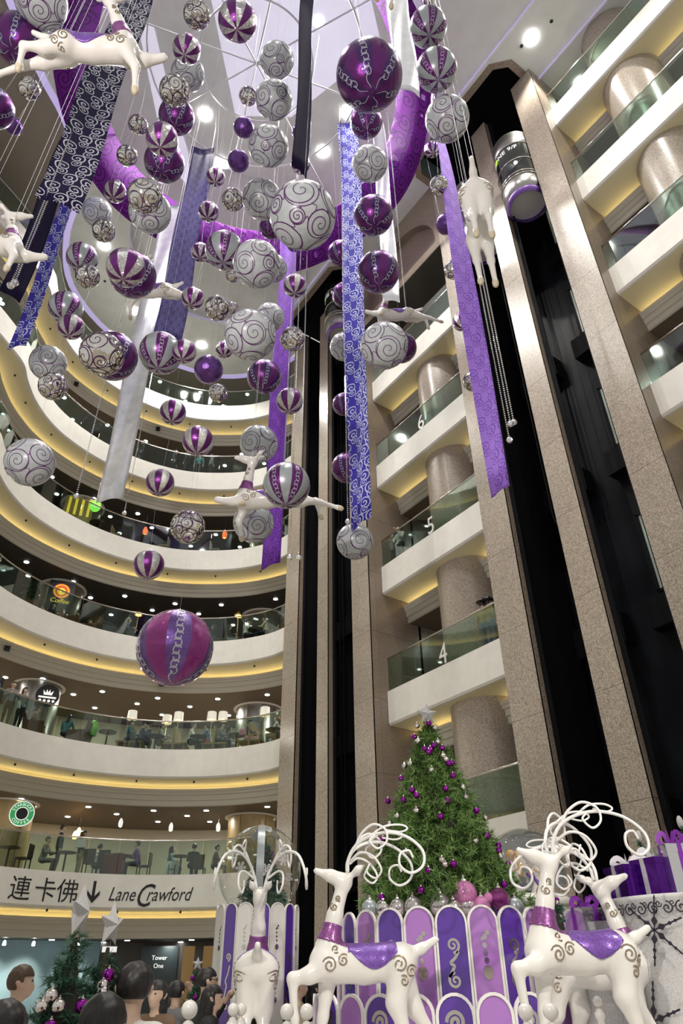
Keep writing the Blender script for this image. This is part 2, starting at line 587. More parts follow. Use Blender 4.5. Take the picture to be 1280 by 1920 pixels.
for (lx, ly) in CEIL_LAMPS:
    z = CZ + 0.45 if hypot(lx - CC[0], ly - CC[1]) < CR else CZ
    downlight(ceiling, lx, ly, z - 0.001 - (0.05 if z == CZ else 0), 0.17)

struct(MB().box(14.0, 18.7, -8, 6.0, CZ + 0.02, CZ + 0.1).box(14.0, 18.7, 11.8, 17.4, CZ + .02, CZ + .1).obj('ceiling_side', M['ceil']))
# far ground: floor of the atrium
struct(MB().box(-12, 20, -9, 38, -0.1, 0.0).obj('floor', M['floor']))

# lift banks: granite piers of stacked slabs, black shafts between
def pier(root, y0, y1, x0=13.4, x1=15.4, side=True, tall=None):
    top = CZ if tall is None else tall
    MB().box(x0 + 0.02, x0 + 0.3, y0 + 0.02, y1 - 0.02, 0, top).obj('pier_core', M['joint'], root)
    MB().box(x0 + 0.3, max(x1, x0 + 0.31), y0 + 0.02, y1 - 0.02, 0, top).obj('pier_core', M['shaft2'], root)
    h = 2.355
    k = 0
    zz = 0.0
    while zz < top - 0.05:
        z1 = min(zz + h, top)
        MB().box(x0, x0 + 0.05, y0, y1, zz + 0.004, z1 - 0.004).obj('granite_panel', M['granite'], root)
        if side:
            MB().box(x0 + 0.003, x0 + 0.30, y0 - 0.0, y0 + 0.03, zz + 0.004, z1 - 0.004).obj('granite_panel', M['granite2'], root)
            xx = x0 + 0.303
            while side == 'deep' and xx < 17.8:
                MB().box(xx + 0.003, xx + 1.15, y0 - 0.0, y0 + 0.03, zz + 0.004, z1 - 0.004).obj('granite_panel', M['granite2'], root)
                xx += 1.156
        zz = z1
        k += 1

for nm, ys in (('wall_lift_bank_near', (6.0, 6.94, 8.45, 9.2, 10.72, 11.74)), ('wall_lift_bank_far', (17.38, 18.42, 20.0, 20.72, 22.2, 23.26))):
    root = MB().box(15.6, 15.7, ys[0], ys[5], 0, CZ + 1.5).obj(nm, M['shaft'])
    struct(root, 'granite lift bank with two black shafts, %s' % ('beside the numbered galleries' if 'near' in nm else 'next to the curved galleries'))
    pier(root, ys[0], ys[1], side='deep')
    pier(root, ys[2], ys[3], x1=13.62)
    pier(root, ys[4], ys[5], x1=15.4)
    MB().box(15.4, 18.0, ys[0] + 0.03, ys[0] + 0.2, 0, CZ).obj('return_wall', M['joint'], root)
    MB().box(15.4, 18.0, ys[5] - 0.2, ys[5], 0, CZ).obj('return_wall', M['granite2'], root)
    for a, b in ((ys[1], ys[2]), (ys[3], ys[4])):
        MB().box(13.62, 13.66, a - 0.0, a + 0.14, 0, CZ).obj('shaft_edge', M['shaft2'], root)
        MB().box(13.62, 13.66, b - 0.14, b, 0, CZ).obj('shaft_edge', M['shaft2'], root)
        for t in (0.25, 0.42):
            yy = a + (b - a) * t
            MB().box(14.9, 14.96, yy, yy + 0.05, 0, CZ).obj('guide_rail', M['shaft2'], root)
        for L in range(3, 9):
            MB().box(15.2, 15.6, a, b, LV[L] - 0.9, LV[L] - 0.1).obj('shaft_beam', M['shaft2'], root)
M['lobby_glow'] = mat('lit_lobby_window', (0.3, 0.36, 0.32), 0.3, emit=(0.42, 0.50, 0.40), estr=0.10)
k = 0
for L in range(3, 8):
    w = MB().box(15.50, 15.58, 7.45, 8.12, LV[L] + 0.15, LV[L] + 2.35).obj('window_%d' % (k + 1), M['lobby_glow'])
    struct(w, 'lit lobby window inside the near lift shaft')
    mb = MB()
    for (ya, yb, za, zb) in ((7.38, 7.45, 0.1, 2.4), (8.12, 8.19, 0.1, 2.4), (7.38, 8.19, 2.35, 2.42), (7.38, 8.19, 0.08, 0.15)):
        mb.box(15.46, 15.58, ya, yb, LV[L] + za, LV[L] + zb)
    mb.obj('window_frame', M['shaft2'], w)
    MB().lathe([(0, 0.0), (0.06, 0.0), (0.06, 0.05)], 10, (15.44, 7.9, LV[L] + 1.75)).obj('lamp', M['lamp_cool'], w)
    k += 1
# hanging control cable in the nearer bank
mb = MB()
pts = [(14.3, 9.9, 26.0), (14.3, 9.9, 12.6)] + [(14.3, 9.62 + 0.28 * cos(t), 12.6 - 0.45 * sin(t)) for t in np.linspace(0, pi, 14)] + [(14.3, 9.34, 12.6), (14.3, 9.34, 26.0)]
mb.tube(pts, 0.022, 6)
tag(mb.obj('lift_cable', M['shaft2']), 'black looped cable hanging in the left shaft of the nearer lift bank', 'cable')

# big round granite columns behind the side galleries (in drums, one per storey)
def round_column(name, x, y, r, levels, m, label=None):
    root = empty(name, (x, y, 0), kind='structure', label=label)
    for i, L in enumerate(levels):
        z1 = LV[L] - 1.12
        z0 = LV[L - 1] if L > 3 else 0.0
        MB().lathe([(r, z0), (r, z1)], 40).obj('column_drum', m, root, True)
    return root
round_column('column', 15.4, 14.4, 1.08, range(3, 8), M['granite'], 'fat round granite column behind the numbered galleries')
c = round_column('column', 15.2, 3.55, 1.05, range(3, 9), M['granite'], 'fat round granite column behind the near galleries')
MB().lathe([(1.05, LV[8]), (1.05, CZ)], 40).obj('column_drum', M['granite'], c, True)
c = round_column('column', 15.2, -3.2, 1.05, range(3, 9), M['granite'], 'further round granite column behind the near galleries')
MB().lathe([(1.05, LV[8]), (1.05, CZ)], 40).obj('column_drum', M['granite'], c, True)

# solid granite wall with arched niche above the numbered galleries
root = struct(empty('wall_arch_niche'), 'granite wall with an arched niche under the ceiling')
arch = [(17.3, 27.1), (17.3, 27.9)] + [(14.5 + 2.55 * cos(t), 27.6 + 2.5 * sin(t)) for t in np.linspace(0.05, pi - 0.1, 24)] + [(11.95, 27.1)]
bm = bmesh.new()
def redge(pts, x):
    vv = [bm.verts.new((x, p[0], p[1])) for p in pts]
    return [bm.edges.new((vv[i], vv[(i + 1) % len(vv)])) for i in range(len(vv))]
arch = [(16.9, 27.25)] + [(14.45 + 2.45 * cos(t), 27.55 + 2.45 * sin(t)) for t in np.linspace(0.0, pi, 28)] + [(12.0, 27.25)]
ed = redge([(11.74, 26.8), (17.38, 26.8), (17.38, CZ), (11.74, CZ)], 13.42) + redge(arch, 13.42)
bmesh.ops.triangle_fill(bm, use_beauty=True, use_dissolve=False, edges=ed)
me = bpy.data.meshes.new('niche_wall')
bm.to_mesh(me)
bm.free()
me.materials.append(M['granite2'])
link_mesh('niche_wall', me, root)
mb = MB()
n = len(arch)
mb.add([(13.42, p[0], p[1]) for p in arch] + [(13.75, p[0], p[1]) for p in arch], [(i, (i + 1) % n, n + (i + 1) % n, n + i) for i in range(n)] + [tuple(range(n, 2 * n))])
mb.obj('niche', M['granite2'], root)
MB().box(13.42, 14.9, 11.74, 17.38, 26.74, 26.8).obj('lintel_soffit', M['dark_ceil'], root)

# downlights and area lamps inside the galleries
def path_point(s, d):
    """point at fraction s along the curved edge, d metres into the gallery"""
    i = s * (len(CURVE) - 1)
    k = min(int(i), len(CURVE) - 2)
    t = i - k
    p = CURVE[k] * (1 - t) + CURVE[k + 1] * t
    n = CN[k] * (1 - t) + CN[k + 1] * t
    return p + n / np.linalg.norm(n) * d
for L in range(3, 9):
    zc = (LV[L + 1] - 1.95 if L < 8 else CZ + 0.12) - 0.004
    root = bpy.data.objects.get('wall_curved_gallery_%d' % L)
    for ring, dd in enumerate((1.9, 2.9, 4.2)):
        for i in range(11):
            s = (i + 0.5 * (ring % 2) + random.uniform(-0.12, 0.12)) / 14.5 + 0.03
            p = path_point(s, dd)
            downlight(root, p[0], p[1], zc, 0.085, 'lamp_cool')
    for i in range(6):
        p = path_point(0.04 + i * 0.135, 3.0)
        lamp('gallery_lamp', 'AREA', (p[0], p[1], zc - 0.05), {3: 85, 4: 110, 5: 22, 6: 26, 7: 16, 8: 20}[L], (1.0, 0.93, 0.80), 0.5)
# lamps below the lowest gallery
root = bpy.data.objects.get('wall_curved_gallery_3')
for i in range(9):
    for dd in (2.0, 3.3):
        p = path_point(0.03 + i * 0.07 + (0.02 if dd > 3 else 0), dd)
        downlight(root, p[0], p[1], LV[3] - 1.955, 0.08, 'lamp_cool')
for i in range(5):
    p = path_point(0.06 + i * 0.14, 3.0)
    lamp('gallery_lamp', 'AREA', (p[0], p[1], LV[3] - 2.05), 14, (1.0, 0.95, 0.86), 0.5)
for L in range(3, 9):
    for (y, rt_) in ((13.0, 'wall_side_gallery_%d'), (16.0, 'wall_side_gallery_%d'), (1.0, 'wall_near_gallery_%d'), (4.6, 'wall_near_gallery_%d'), (-3.0, 'wall_near_gallery_%d')):
        zc = (LV[L + 1] - 1.95 if L < 8 else CZ)
        root = bpy.data.objects.get(rt_ % L)
        if root is None:
            continue
        downlight(root, 16.6, y + 0.6, zc - 0.005, 0.09, 'lamp_cool')
        downlight(root, 17.6, y - 0.5, zc - 0.005, 0.09, 'lamp_cool')
        lamp('gallery_lamp', 'AREA', (17.0, y, zc - 0.05), 10, (0.95, 1.0, 0.93), 0.4)

# small sprinkler heads under the curved coves and black camera housings on the cornices
for L in range(3, 9):
    root = bpy.data.objects.get('wall_curved_gallery_%d' % L)
    for i in range(9):
        p = path_point(0.02 + i * 0.078, 0.45)
        MB().lathe([(0.001, -0.09), (0.035, -0.08), (0.045, -0.03), (0.02, 0.0)], 8, (p[0], p[1], LV[L] - 1.12)).obj('sprinkler', M['black'], root)
for (x, y, L, lab) in ((142, 722, 8, 'black camera housing below the topmost curved gallery, left'), (296, 806, 8, 'black camera housing below the topmost curved gallery, middle'),
                       (14, 1219, 5, 'black camera housing at the left under the third curved gallery'), (303, 1290, 5, 'black camera housing directly under the big glitter ball')):
    best = None
    for s in np.linspace(0, .8, 400):
        q = path_point(s, 0.98)
        v = np.array([q[0], q[1], LV[L] - 1.62]) - EYE
        e = abs(640 + FPX * (v @ RT) / (v @ FW) - x)
        if best is None or e < best[0]:
            best = (e, q)
    q = best[1]
    a = atan2(-q[1], -q[0])
    o = MB().box(-.06, .10, -.11, .11, -.09, .09).obj('ceiling_camera', M['black'])
    o.location = (q[0], q[1], LV[L] - 1.62)
    o.rotation_euler = (0, 0, a)
    MB().lathe([(.001, .0), (.05, .0), (.05, .02)], 10).obj('lens', M['shaft'], o).location = (.11, 0, 0)
    tag(o, lab, 'camera', 'camera housings on the cornices')
# ------------------------------------------------------------------ hanging balls
M['pearl'] = noise_mat('pearl_white', [(0.35, (0.46, 0.50, 0.52)), (0.65, (0.55, 0.59, 0.61))], 4.0, 0.30, coat=0.6)
M['swirl'] = mat('purple_scroll_paint', (0.10, 0.012, 0.13), 0.35)
M['swirl_w'] = mat('pale_scroll_paint', (0.50, 0.50, 0.58), 0.3, 0.3)
M['pink_sw'] = mat('dark_scroll_paint', (0.045, 0.012, 0.06), 0.3)
M['silver_grey'] = mat('satin_silver', (0.38, 0.42, 0.44), 0.30, 0.35, coat=0.4)


def glitter(name, col, rough, metal, scale, bump, coat=0.5, spread=0.35):
    m = mat(name, col, rough, metal, coat=coat)
    tc = nd(m, 'ShaderNodeTexCoord')
    v = nd(m, 'ShaderNodeTexVoronoi')
    v.inputs['Scale'].default_value = scale
    link(m, tc.outputs['Object'], v.inputs['Vector'])
    hs = nd(m, 'ShaderNodeMixRGB')
    hs.blend_type = 'MIX'
    hs.inputs[1].default_value = (*[c * (1 - spread) for c in col], 1)
    hs.inputs[2].default_value = (*[min(1, c * (1 + spread * 1.4)) for c in col], 1)
    link(m, v.outputs['Color'], hs.inputs[0])
    link(m, hs.outputs[0], bsdf(m).inputs['Base Color'])
    bp = nd(m, 'ShaderNodeBump')
    bp.inputs['Strength'].default_value = bump
    bp.inputs['Distance'].default_value = 0.02
    link(m, v.outputs['Distance'], bp.inputs['Height'])
    link(m, bp.outputs['Normal'], bsdf(m).inputs['Normal'])
    return m


M['purple'] = glitter('purple_metallic', (0.125, 0.012, 0.155), 0.22, 0.75, 70, 0.12)
M['purple_dark'] = glitter('dark_violet_metallic', (0.06, 0.018, 0.13), 0.22, 0.75, 70, 0.12)
M['magenta'] = glitter('magenta_glitter', (0.42, 0.03, 0.33), 0.22, 0.6, 110, 0.9, 0.8)
M['violet'] = glitter('violet_glitter', (0.15, 0.075, 0.30), 0.25, 0.7, 60, 0.15)
M['plum'] = glitter('violet_foil', (0.14, 0.05, 0.26), 0.12, 1.0, 14, 0.25)
M['mirror'] = glitter('silver_mirror', (0.80, 0.78, 0.74), 0.05, 1.0, 9, 0.10, 0.0, 0.06)
M['crackle'] = glitter('silver_crackle', (0.66, 0.62, 0.66), 0.10, 1.0, 22, 0.55, 0.0, 0.45)


def sph(th, ph, r=1.0):
    return np.array([r * sin(th) * cos(ph), r * sin(th) * sin(ph), r * cos(th)])


def ball_body(name, mats, gores, seg=60, rings=30):
    mb = MB()
    V = [(0, 0, 1.0)]
    for i in range(1, rings):
        for j in range(seg):
            V.append(tuple(sph(pi * i / rings, 2 * pi * j / seg)))
    V.append((0, 0, -1.0))
    F, MI = [], []
    gm = lambda j: 0 if gores == 0 else (j * gores // seg) % 2
    for j in range(seg):
        F.append((0, 1 + j, 1 + (j + 1) % seg)); MI.append(gm(j))
    for i in range(rings - 2):
        for j in range(seg):
            a = 1 + i * seg
            F.append((a + j, a + seg + j, a + seg + (j + 1) % seg, a + (j + 1) % seg)); MI.append(gm(j))
    a = 1 + (rings - 2) * seg
    for j in range(seg):
        F.append((a + j, len(V) - 1, a + (j + 1) % seg)); MI.append(gm(j))
    mb.v, mb.f, mb.mi = V, F, MI
    return mb.mesh(name, mats, True)


def spiral_ball(width, seed, r=1.004, count=20, turns=2.3):
    """scrolls packed over the unit sphere, each a full ring that winds inward"""
    rnd = random.Random(seed)
    cs = []
    tries = 0
    while len(cs) < count and tries < 6000:
        tries += 1
        z = rnd.uniform(-1, 1)
        ph = rnd.uniform(0, 2 * pi)
        c = np.array([math.sqrt(1 - z * z) * cos(ph), math.sqrt(1 - z * z) * sin(ph), z])
        ra = 0.50 - 0.24 * min(1.0, tries / 1500) + rnd.uniform(-0.03, 0.05)
        if all(math.acos(max(-1, min(1, float(c @ q)))) > ra + rb + 0.015 for q, rb, _ in cs):
            cs.append((c, ra, rnd.choice((-1, 1))))
    mb = MB()
    for c, ra, sg in cs:
        e1 = np.cross(c, [0.3, 0.5, 0.81])
        e1 /= np.linalg.norm(e1)
        e2 = np.cross(c, e1)
        pts, ws = [], []
        n = 64
        a0 = rnd.uniform(0, 2 * pi)
        for k in range(n):
            t = k / (n - 1)
            if t < 0.36:
                rr = ra * (1.0 - 0.06 * t)
            else:
                u = (t - 0.36) / 0.64
                rr = ra * (0.98 * (1 - u) ** 1.15 + 0.05)
            an = a0 + sg * (2 * pi * (1.0 + turns) * (t if t < 0.36 else 0.36 + (t - 0.36)))
            p = c * cos(rr) + (e1 * cos(an) + e2 * sin(an)) * sin(rr)
            pts.append(p * r)
            ws.append(width * (1.0 - 0.35 * abs(2 * t - 0.8)))
        mb.ribbon(pts, pts, ws)
        # tails linking neighbours
        for q, rb, _ in cs:
            d = math.acos(max(-1, min(1, float(c @ q))))
            if 0 < d < ra + rb + 0.22 and tuple(c) < tuple(q):
                p0, p1 = None, None
                u = (q - c * (c @ q))
                u /= np.linalg.norm(u)
                v = np.cross(c, u)
                pts = []
                for k in range(7):
                    t = k / 6
                    aa = ra + (d - rb - ra) * t
                    w_ = c * cos(aa) + u * sin(aa) + v * 0.10 * sin(pi * t) * sg
                    pts.append(w_ / np.linalg.norm(w_) * r)
                if d - rb - ra > 0.02:
                    mb.ribbon(pts, pts, width * 0.7)
    return mb


def chain_ball(gores, off, width, r=1.006, amp=0.11):
    """chain of curls painted down the middle of every second gore"""
    mb = MB()
    for g in (0,):
        pc = 2 * pi * (g + 0.5 + off) / gores
        # stem
        sgn = 1
        th = 0.30
        while th < pi - 0.55:
            h = 0.21
            pts = []
            for k in range(16):
                t = k / 15
                an = -0.35 * pi + 1.95 * pi * t
                rr = 0.56 * h * (1.1 - 0.62 * t)
                yy = th + h * 0.5 - rr * cos(an) * 1.15
                xx = sgn * (rr * sin(an)) * 0.9
                ph = pc + xx / max(0.25, sin(yy))
                pts.append(sph(yy, ph, r))
            mb.ribbon(pts, pts, width)
            sgn = -sgn
            th += h * 0.86
        pts = [sph(pi - 0.55 + 0.42 * t, pc + sgn * 0.10 * sin(pi * t) / 0.4, r) for t in np.linspace(0, 1, 8)]
        mb.ribbon(pts, pts, [width * (1.1 - 0.5 * t) for t in np.linspace(0, 1, 8)])
    return mb


capm = MB().lathe([(0.0, 0.16), (0.02, 0.15), (0.02, 0.08), (0.075, 0.06), (0.085, -0.02)], 12).mesh('cap', M['steel'], True)
BODY = {
    'W': ball_body('ball_body', [M['pearl']], 0),
    'P': ball_body('ball_body', [M['purple_dark'], M['purple']], 12),
    'S': ball_body('ball_body', [M['purple'], M['silver_grey']], 12),
    'M': ball_body('ball_body', [M['mirror']], 0),
    'Q': ball_body('ball_body', [M['purple'], M['crackle']], 12),
    'D': ball_body('ball_body', [M['plum']], 0),
    'G': ball_body('ball_body', [M['violet'], M['magenta']], 10, 60, 30),
}
SCROLL = {
    'W': [spiral_ball(0.036, s).mesh('scroll_pattern', M['swirl']) for s in (3, 8, 21)],
    'M': [spiral_ball(0.055, s, count=22, turns=1.6).mesh('scroll_pattern', M['pink_sw']) for s in (5, 11)],
    'P': [chain_ball(12, 0, 0.022).mesh('scroll_pattern', M['swirl_w'])],
    'S': [chain_ball(12, 0, 0.022).mesh('scroll_pattern', M['swirl_w'])],
    'Q': [None], 'D': [None],
    'G': [chain_ball(10, 0, 0.034).mesh('scroll_pattern', M['swirl_w'])],
}
KIND = {'W': ('hanging_scroll_ball', 'pearl white ball with purple scrolls'), 'P': ('hanging_violet_ball', 'violet ball with pale curling lines'),
        'S': ('hanging_striped_ball', 'purple and grey striped ball'), 'M': ('hanging_mirror_ball', 'silver mirror ball with dark scrolls'),
        'Q': ('hanging_foil_ball', 'purple and silver foil striped ball'), 'D': ('hanging_glitter_ball', 'plain violet glitter ball'),
        'G': ('hanging_glitter_ball', 'largest lowest magenta and violet glitter ball')}
wire_me = MB().tube([(0, 0, 0), (0, 0, 1)], 0.0018, 3, cap=False).mesh('wire', mat('thin_wire', (0.45, 0.45, 0.5), 0.4, 0.3))
BALLS = [(77,2,48,'W'),(36,76,47,'P'),(-12,202,37,'P'),(26,237,16,'D'),(92,107,12,'D',.16),(55,166,20,'M'),(369,27,25,'M'),(445,39,36,'Q',.36),(350,92,26,'Q'),(352,138,31,'W'),
(327,170,28,'M'),(331,218,33,'P'),(519,113,32,'W'),(465,180,17,'M'),(513,187,35,'W'),(457,239,19,'D'),(503,274,37,'W'),(447,302,20,'D'),(259,234,18,'M'),(238,292,19,'M'),
(304,261,30,'Q'),(308,304,37,'P'),(216,359,20.5,'Q'),(272,368,32,'M'),(281,397,39,'W'),(182,398,27,'W'),(194,433,21,'M'),(154,484,29,'S'),(164,518,22.5,'M'),(236,502,36,'Q'),
(249,516,43,'P'),(123,577,31,'S'),(133,613,24,'Q'),(191,664,41,'M'),(211,668,46,'P'),(90,681,33.5,'W'),(99,724,26.5,'M'),(56,867,45,'W'),(301,662,40,'S'),(345,659,22.5,'Q',.23),
(391,693,27,'D'),(409,737,17.5,'M'),(324,773,24.5,'Q'),(371,827,29,'Q'),(300,905,26.5,'Q'),(279,1059,28.5,'Q'),(352,988,32,'M'),(328,1214,71,'G'),(485,832,35.5,'W'),(537,910,44,'S'),
(475,980,38,'W'),(665,1015,34.5,'W'),(567,404,62,'W',.6),(491,374,37,'W'),(507,427,21,'P',.3),(551,458,14,'P',.28),(437,374,21,'M'),(391,397,19,'Q'),(404,332,17.5,'Q'),(376,473,18,'Q'),
(421,470,36,'S'),(436,517,13,'M',.2),(481,495,44,'W'),(512,503,26,'W'),(553,536,22,'Q'),(361,559,21,'Q'),(407,578,23.5,'M'),(435,578,12,'M',.2),(469,628,48,'W'),(506,595,27,'W'),
(495,706,32,'P'),(548,636,23,'M'),(543,752,25,'Q'),(420,656,16,'Q'),(692,142,62,'P',.62),(686,229,30,'P'),(802,51,35,'S'),(818,131,38,'S'),(838,223,41,'W'),(810,280,15,'Q'),
(693,307,33,'W'),(700,404,37,'P'),(709,510,39.5,'P'),(822,347,17,'M'),(837,420,20,'D',.33),(850,506,18,'M'),(866,603,18,'Q'),(886,715,19,'M'),(720,648,44.5,'W'),(752,652,29,'P'),
(638,475,24,'P'),(646,553,24,'P'),(645,650,27,'W'),(645,758,22,'P',.36),(650,877,29,'P'),(563,308,18,'Q'),(563,247,16,'D'),(804,0,12,'M',.2)]
RAD = dict(W=.45, P=.45, S=.42, M=.28, Q=.28, D=.25, G=.6)
ords = ['first', 'second', 'third', 'fourth', 'fifth', 'sixth', 'seventh', 'eighth', 'ninth', 'tenth', 'eleventh', 'twelfth', 'thirteenth']


def zone(x, y):
    v = 'top quarter' if y < 330 else 'upper middle' if y < 600 else 'lower middle'
    h = 'left' if x < 260 else 'centre-left' if x < 430 else 'centre' if x < 600 else 'right'
    return h, v


cells = {}
for i, b in enumerate(BALLS):
    cells.setdefault((b[3],) + zone(b[0], b[1]), []).append(i)
blabel = {}
for (t, h, v), ids in cells.items():
    ids.sort(key=lambda i: BALLS[i][1])
    for n_, i in enumerate(ids):
        base = KIND[t][1]
        if t == 'G':
            blabel[i] = base + ' hanging over the tree'
        elif len(ids) == 1:
            blabel[i] = '%s, the only one at %s, %s' % (base, h, v)
        else:
            blabel[i] = '%s, %s from top at %s, %s' % (base, ords[n_], h, v)
rb = random.Random(9)
CEN = []
for b in BALLS:
    r_ = b[4] if len(b) > 4 else RAD[b[3]]
    CEN.append((at(b[0], b[1], FPX * r_ / b[2]), r_))


def wire_top(i):
    p, _ = CEN[i]
    z = CZ
    for j, (q, rq) in enumerate(CEN):
        d = hypot(p[0] - q[0], p[1] - q[1])
        if j != i and q[2] > p[2] + .1 and d < rq * .98:
            z = min(z, q[2] - math.sqrt(rq * rq - d * d))
    return z


for i, b in enumerate(BALLS):
    x, y, rp, t = b[:4]
    r_ = b[4] if len(b) > 4 else RAD[t]
    p = at(x, y, FPX * r_ / rp)
    root = link_mesh(KIND[t][0], BODY[t], None, p, (rb.uniform(-0.06, 0.06), rb.uniform(-0.06, 0.06), rb.uniform(0, 6.28)), r_)
    if t == 'G':
        root.rotation_euler = (0, 0, atan2(-p[1], -p[0]) - 2 * pi * 0.5 / 10 + 0.06)
    if t in 'S' :
        root.rotation_euler = (0, 0, atan2(-p[1], -p[0]) - 2 * pi * (0.5 + rb.choice((0, 1, 1))) / 12 - 0.05)
    tag(root, blabel[i], 'ornament ball', 'ornament balls hanging in the atrium')
    sc = SCROLL[t][i % len(SCROLL[t])]
    if sc and t in 'PSG':
        n_ = 5 if t == 'G' else 6
        for k in range(n_):
            link_mesh('curl_band', sc, root, None, (0, 0, 2 * pi * k / n_))
    elif sc:
        link_mesh('scroll_pattern', sc, root)
    link_mesh('cap', capm, root, (0, 0, 0.98))
    link_mesh('wire', wire_me, root, (0, 0, 1.1), None, (1 / r_, 1 / r_, max(0.1, (wire_top(i) - p[2]) / r_ - 1.1)))

# ------------------------------------------------------------------ hanging frame (rings and spokes) and its ribbons
HUB = np.array([4.25, 10.9, 28.8])
M['frame_white'] = mat('white_tube', (0.80, 0.81, 0.84), 0.4)
fr = empty('decoration_rig', tuple(HUB), label='white tube frame of two rings and spokes hung under the ceiling', cat='frame')
for R_ in (2.0, 3.8):
    MB().tube([(R_ * cos(t), R_ * sin(t), 0) for t in np.linspace(0, 2 * pi, 49)], 0.035, 6, cap=False).obj('ring', M['frame_white'], fr, True)
for k in range(8):
    a = pi / 8 + k * pi / 4 + 0.12
    MB().tube([(0.0, 0.0, 0.0), (6.0 * cos(a), 6.0 * sin(a), 0)], 0.03, 6).obj('spoke', M['frame_white'], fr, True)
    MB().tube([(3.8 * cos(a), 3.8 * sin(a), 0), (3.8 * cos(a), 3.8 * sin(a), CZ - 28.8)], 0.012, 5).obj('suspension_rod', M['frame_white'], fr)


M['hang_wire'] = mat('fine_wire', (0.5, 0.5, 0.55), 0.4, 0.3)
M['bead'] = mat('silver_bead', (0.85, 0.85, 0.88), 0.12, 1.0)
# printed banner cloth: scroll cells in cloth coordinates
def scroll_cloth(name, base, ink, cells=3.0, width=0.5, metal=0.0, rough=0.45, sheen=0.0):
    m = mat(name, base, max(rough, 0.7), metal, spec=0.2)
    uv = nd(m, 'ShaderNodeUVMap')
    sp = nd(m, 'ShaderNodeSeparateXYZ')
    link(m, uv.outputs[0], sp.inputs[0])

    def ma(op, a, b=None, c=None):
        n = nd(m, 'ShaderNodeMath', operation=op)
        for i_, q in enumerate((a, b, c)):
            if q is None:
                continue
            if isinstance(q, (int, float)):
                n.inputs[i_].default_value = q
            else:
                link(m, q, n.inputs[i_])
        return n.outputs[0]

    U = ma('MULTIPLY', sp.outputs[0], cells)
    Vv = ma('MULTIPLY', sp.outputs[1], cells)

    def layer(ou, ov, sgn, size):
        row = ma('FLOOR', ma('ADD', Vv, ov))
        par = ma('MODULO', ma('ABSOLUTE', row), 2.0)
        u = ma('ADD', ma('ADD', U, ou), ma('MULTIPLY', par, 0.5))
        fu = ma('SUBTRACT', ma('FRACT', u), 0.5)
        fv = ma('SUBTRACT', ma('FRACT', ma('ADD', Vv, ov)), 0.5)
        side = ma('SUBTRACT', ma('MULTIPLY', ma('MODULO', ma('ABSOLUTE', ma('FLOOR', u)), 2.0), 2.0), 1.0)
        fu = ma('MULTIPLY', fu, side)
        rr = ma('SQRT', ma('ADD', ma('MULTIPLY', fu, fu), ma('MULTIPLY', fv, fv)))
        an = ma('DIVIDE', ma('ARCTAN2', fv, fu), 2 * pi)
        ph = ma('FRACT', ma('ADD', ma('MULTIPLY', rr, 4.2 / size), ma('MULTIPLY', an, sgn)))
        ln = ma('LESS_THAN', ph, width)
        ins = ma('LESS_THAN', rr, 0.47 * size)
        # open tail: drop a sector of the outer turn
        sec = ma('GREATER_THAN', ma('ADD', ma('MULTIPLY', rr, -1.3 / size), ma('ABSOLUTE', an)), -0.30)
        return ma('MULTIPLY', ma('MULTIPLY', ln, ins), ma('MAXIMUM', sec, ma('LESS_THAN', rr, 0.28 * size)))

    a = layer(0.0, 0.0, 1.0, 1.0)
    b = layer(0.5, 0.5, -1.0, 0.72)
    tot = ma('MAXIMUM', a, b)
    mx = nd(m, 'ShaderNodeMixRGB')
    mx.inputs[1].default_value = (*base, 1)
    mx.inputs[2].default_value = (*ink, 1)
    link(m, tot, mx.inputs[0])
    link(m, mx.outputs[0], bsdf(m).inputs['Base Color'])
    return m


M['b_blue'] = scroll_cloth('blue_violet_scroll_cloth', (0.05, 0.035, 0.40), (0.60, 0.65, 0.82), 2.5, 0.33)
M['b_navy'] = scroll_cloth('navy_scroll_cloth', (0.010, 0.006, 0.04), (0.55, 0.55, 0.63), 2.5, 0.32, 0.0, 0.85)
M['b_purple'] = scroll_cloth('purple_scroll_cloth', (0.20, 0.05, 0.46), (0.075, 0.018, 0.20), 3.0, 0.30)
M['b_lilac'] = scroll_cloth('lilac_scroll_cloth', (0.33, 0.17, 0.66), (0.17, 0.06, 0.42), 2.6, 0.30)
M['b_magenta'] = scroll_cloth('magenta_scroll_cloth', (0.19, 0.018, 0.30), (0.07, 0.008, 0.13), 1.5, 0.28)
M['b_violet'] = scroll_cloth('dark_violet_scroll_cloth', (0.035, 0.024, 0.12), (0.13, 0.11, 0.30), 4.0, 0.25)
M['b_dark'] = mat('black_violet_cloth', (0.010, 0.007, 0.028), 0.9, spec=0.1)
M['b_silver'] = noise_mat('silver_foil', [(0.3, (0.72, 0.74, 0.80)), (0.7, (0.90, 0.91, 0.95))], 3.0, 0.28, 3.0, 0.5, 0.45)


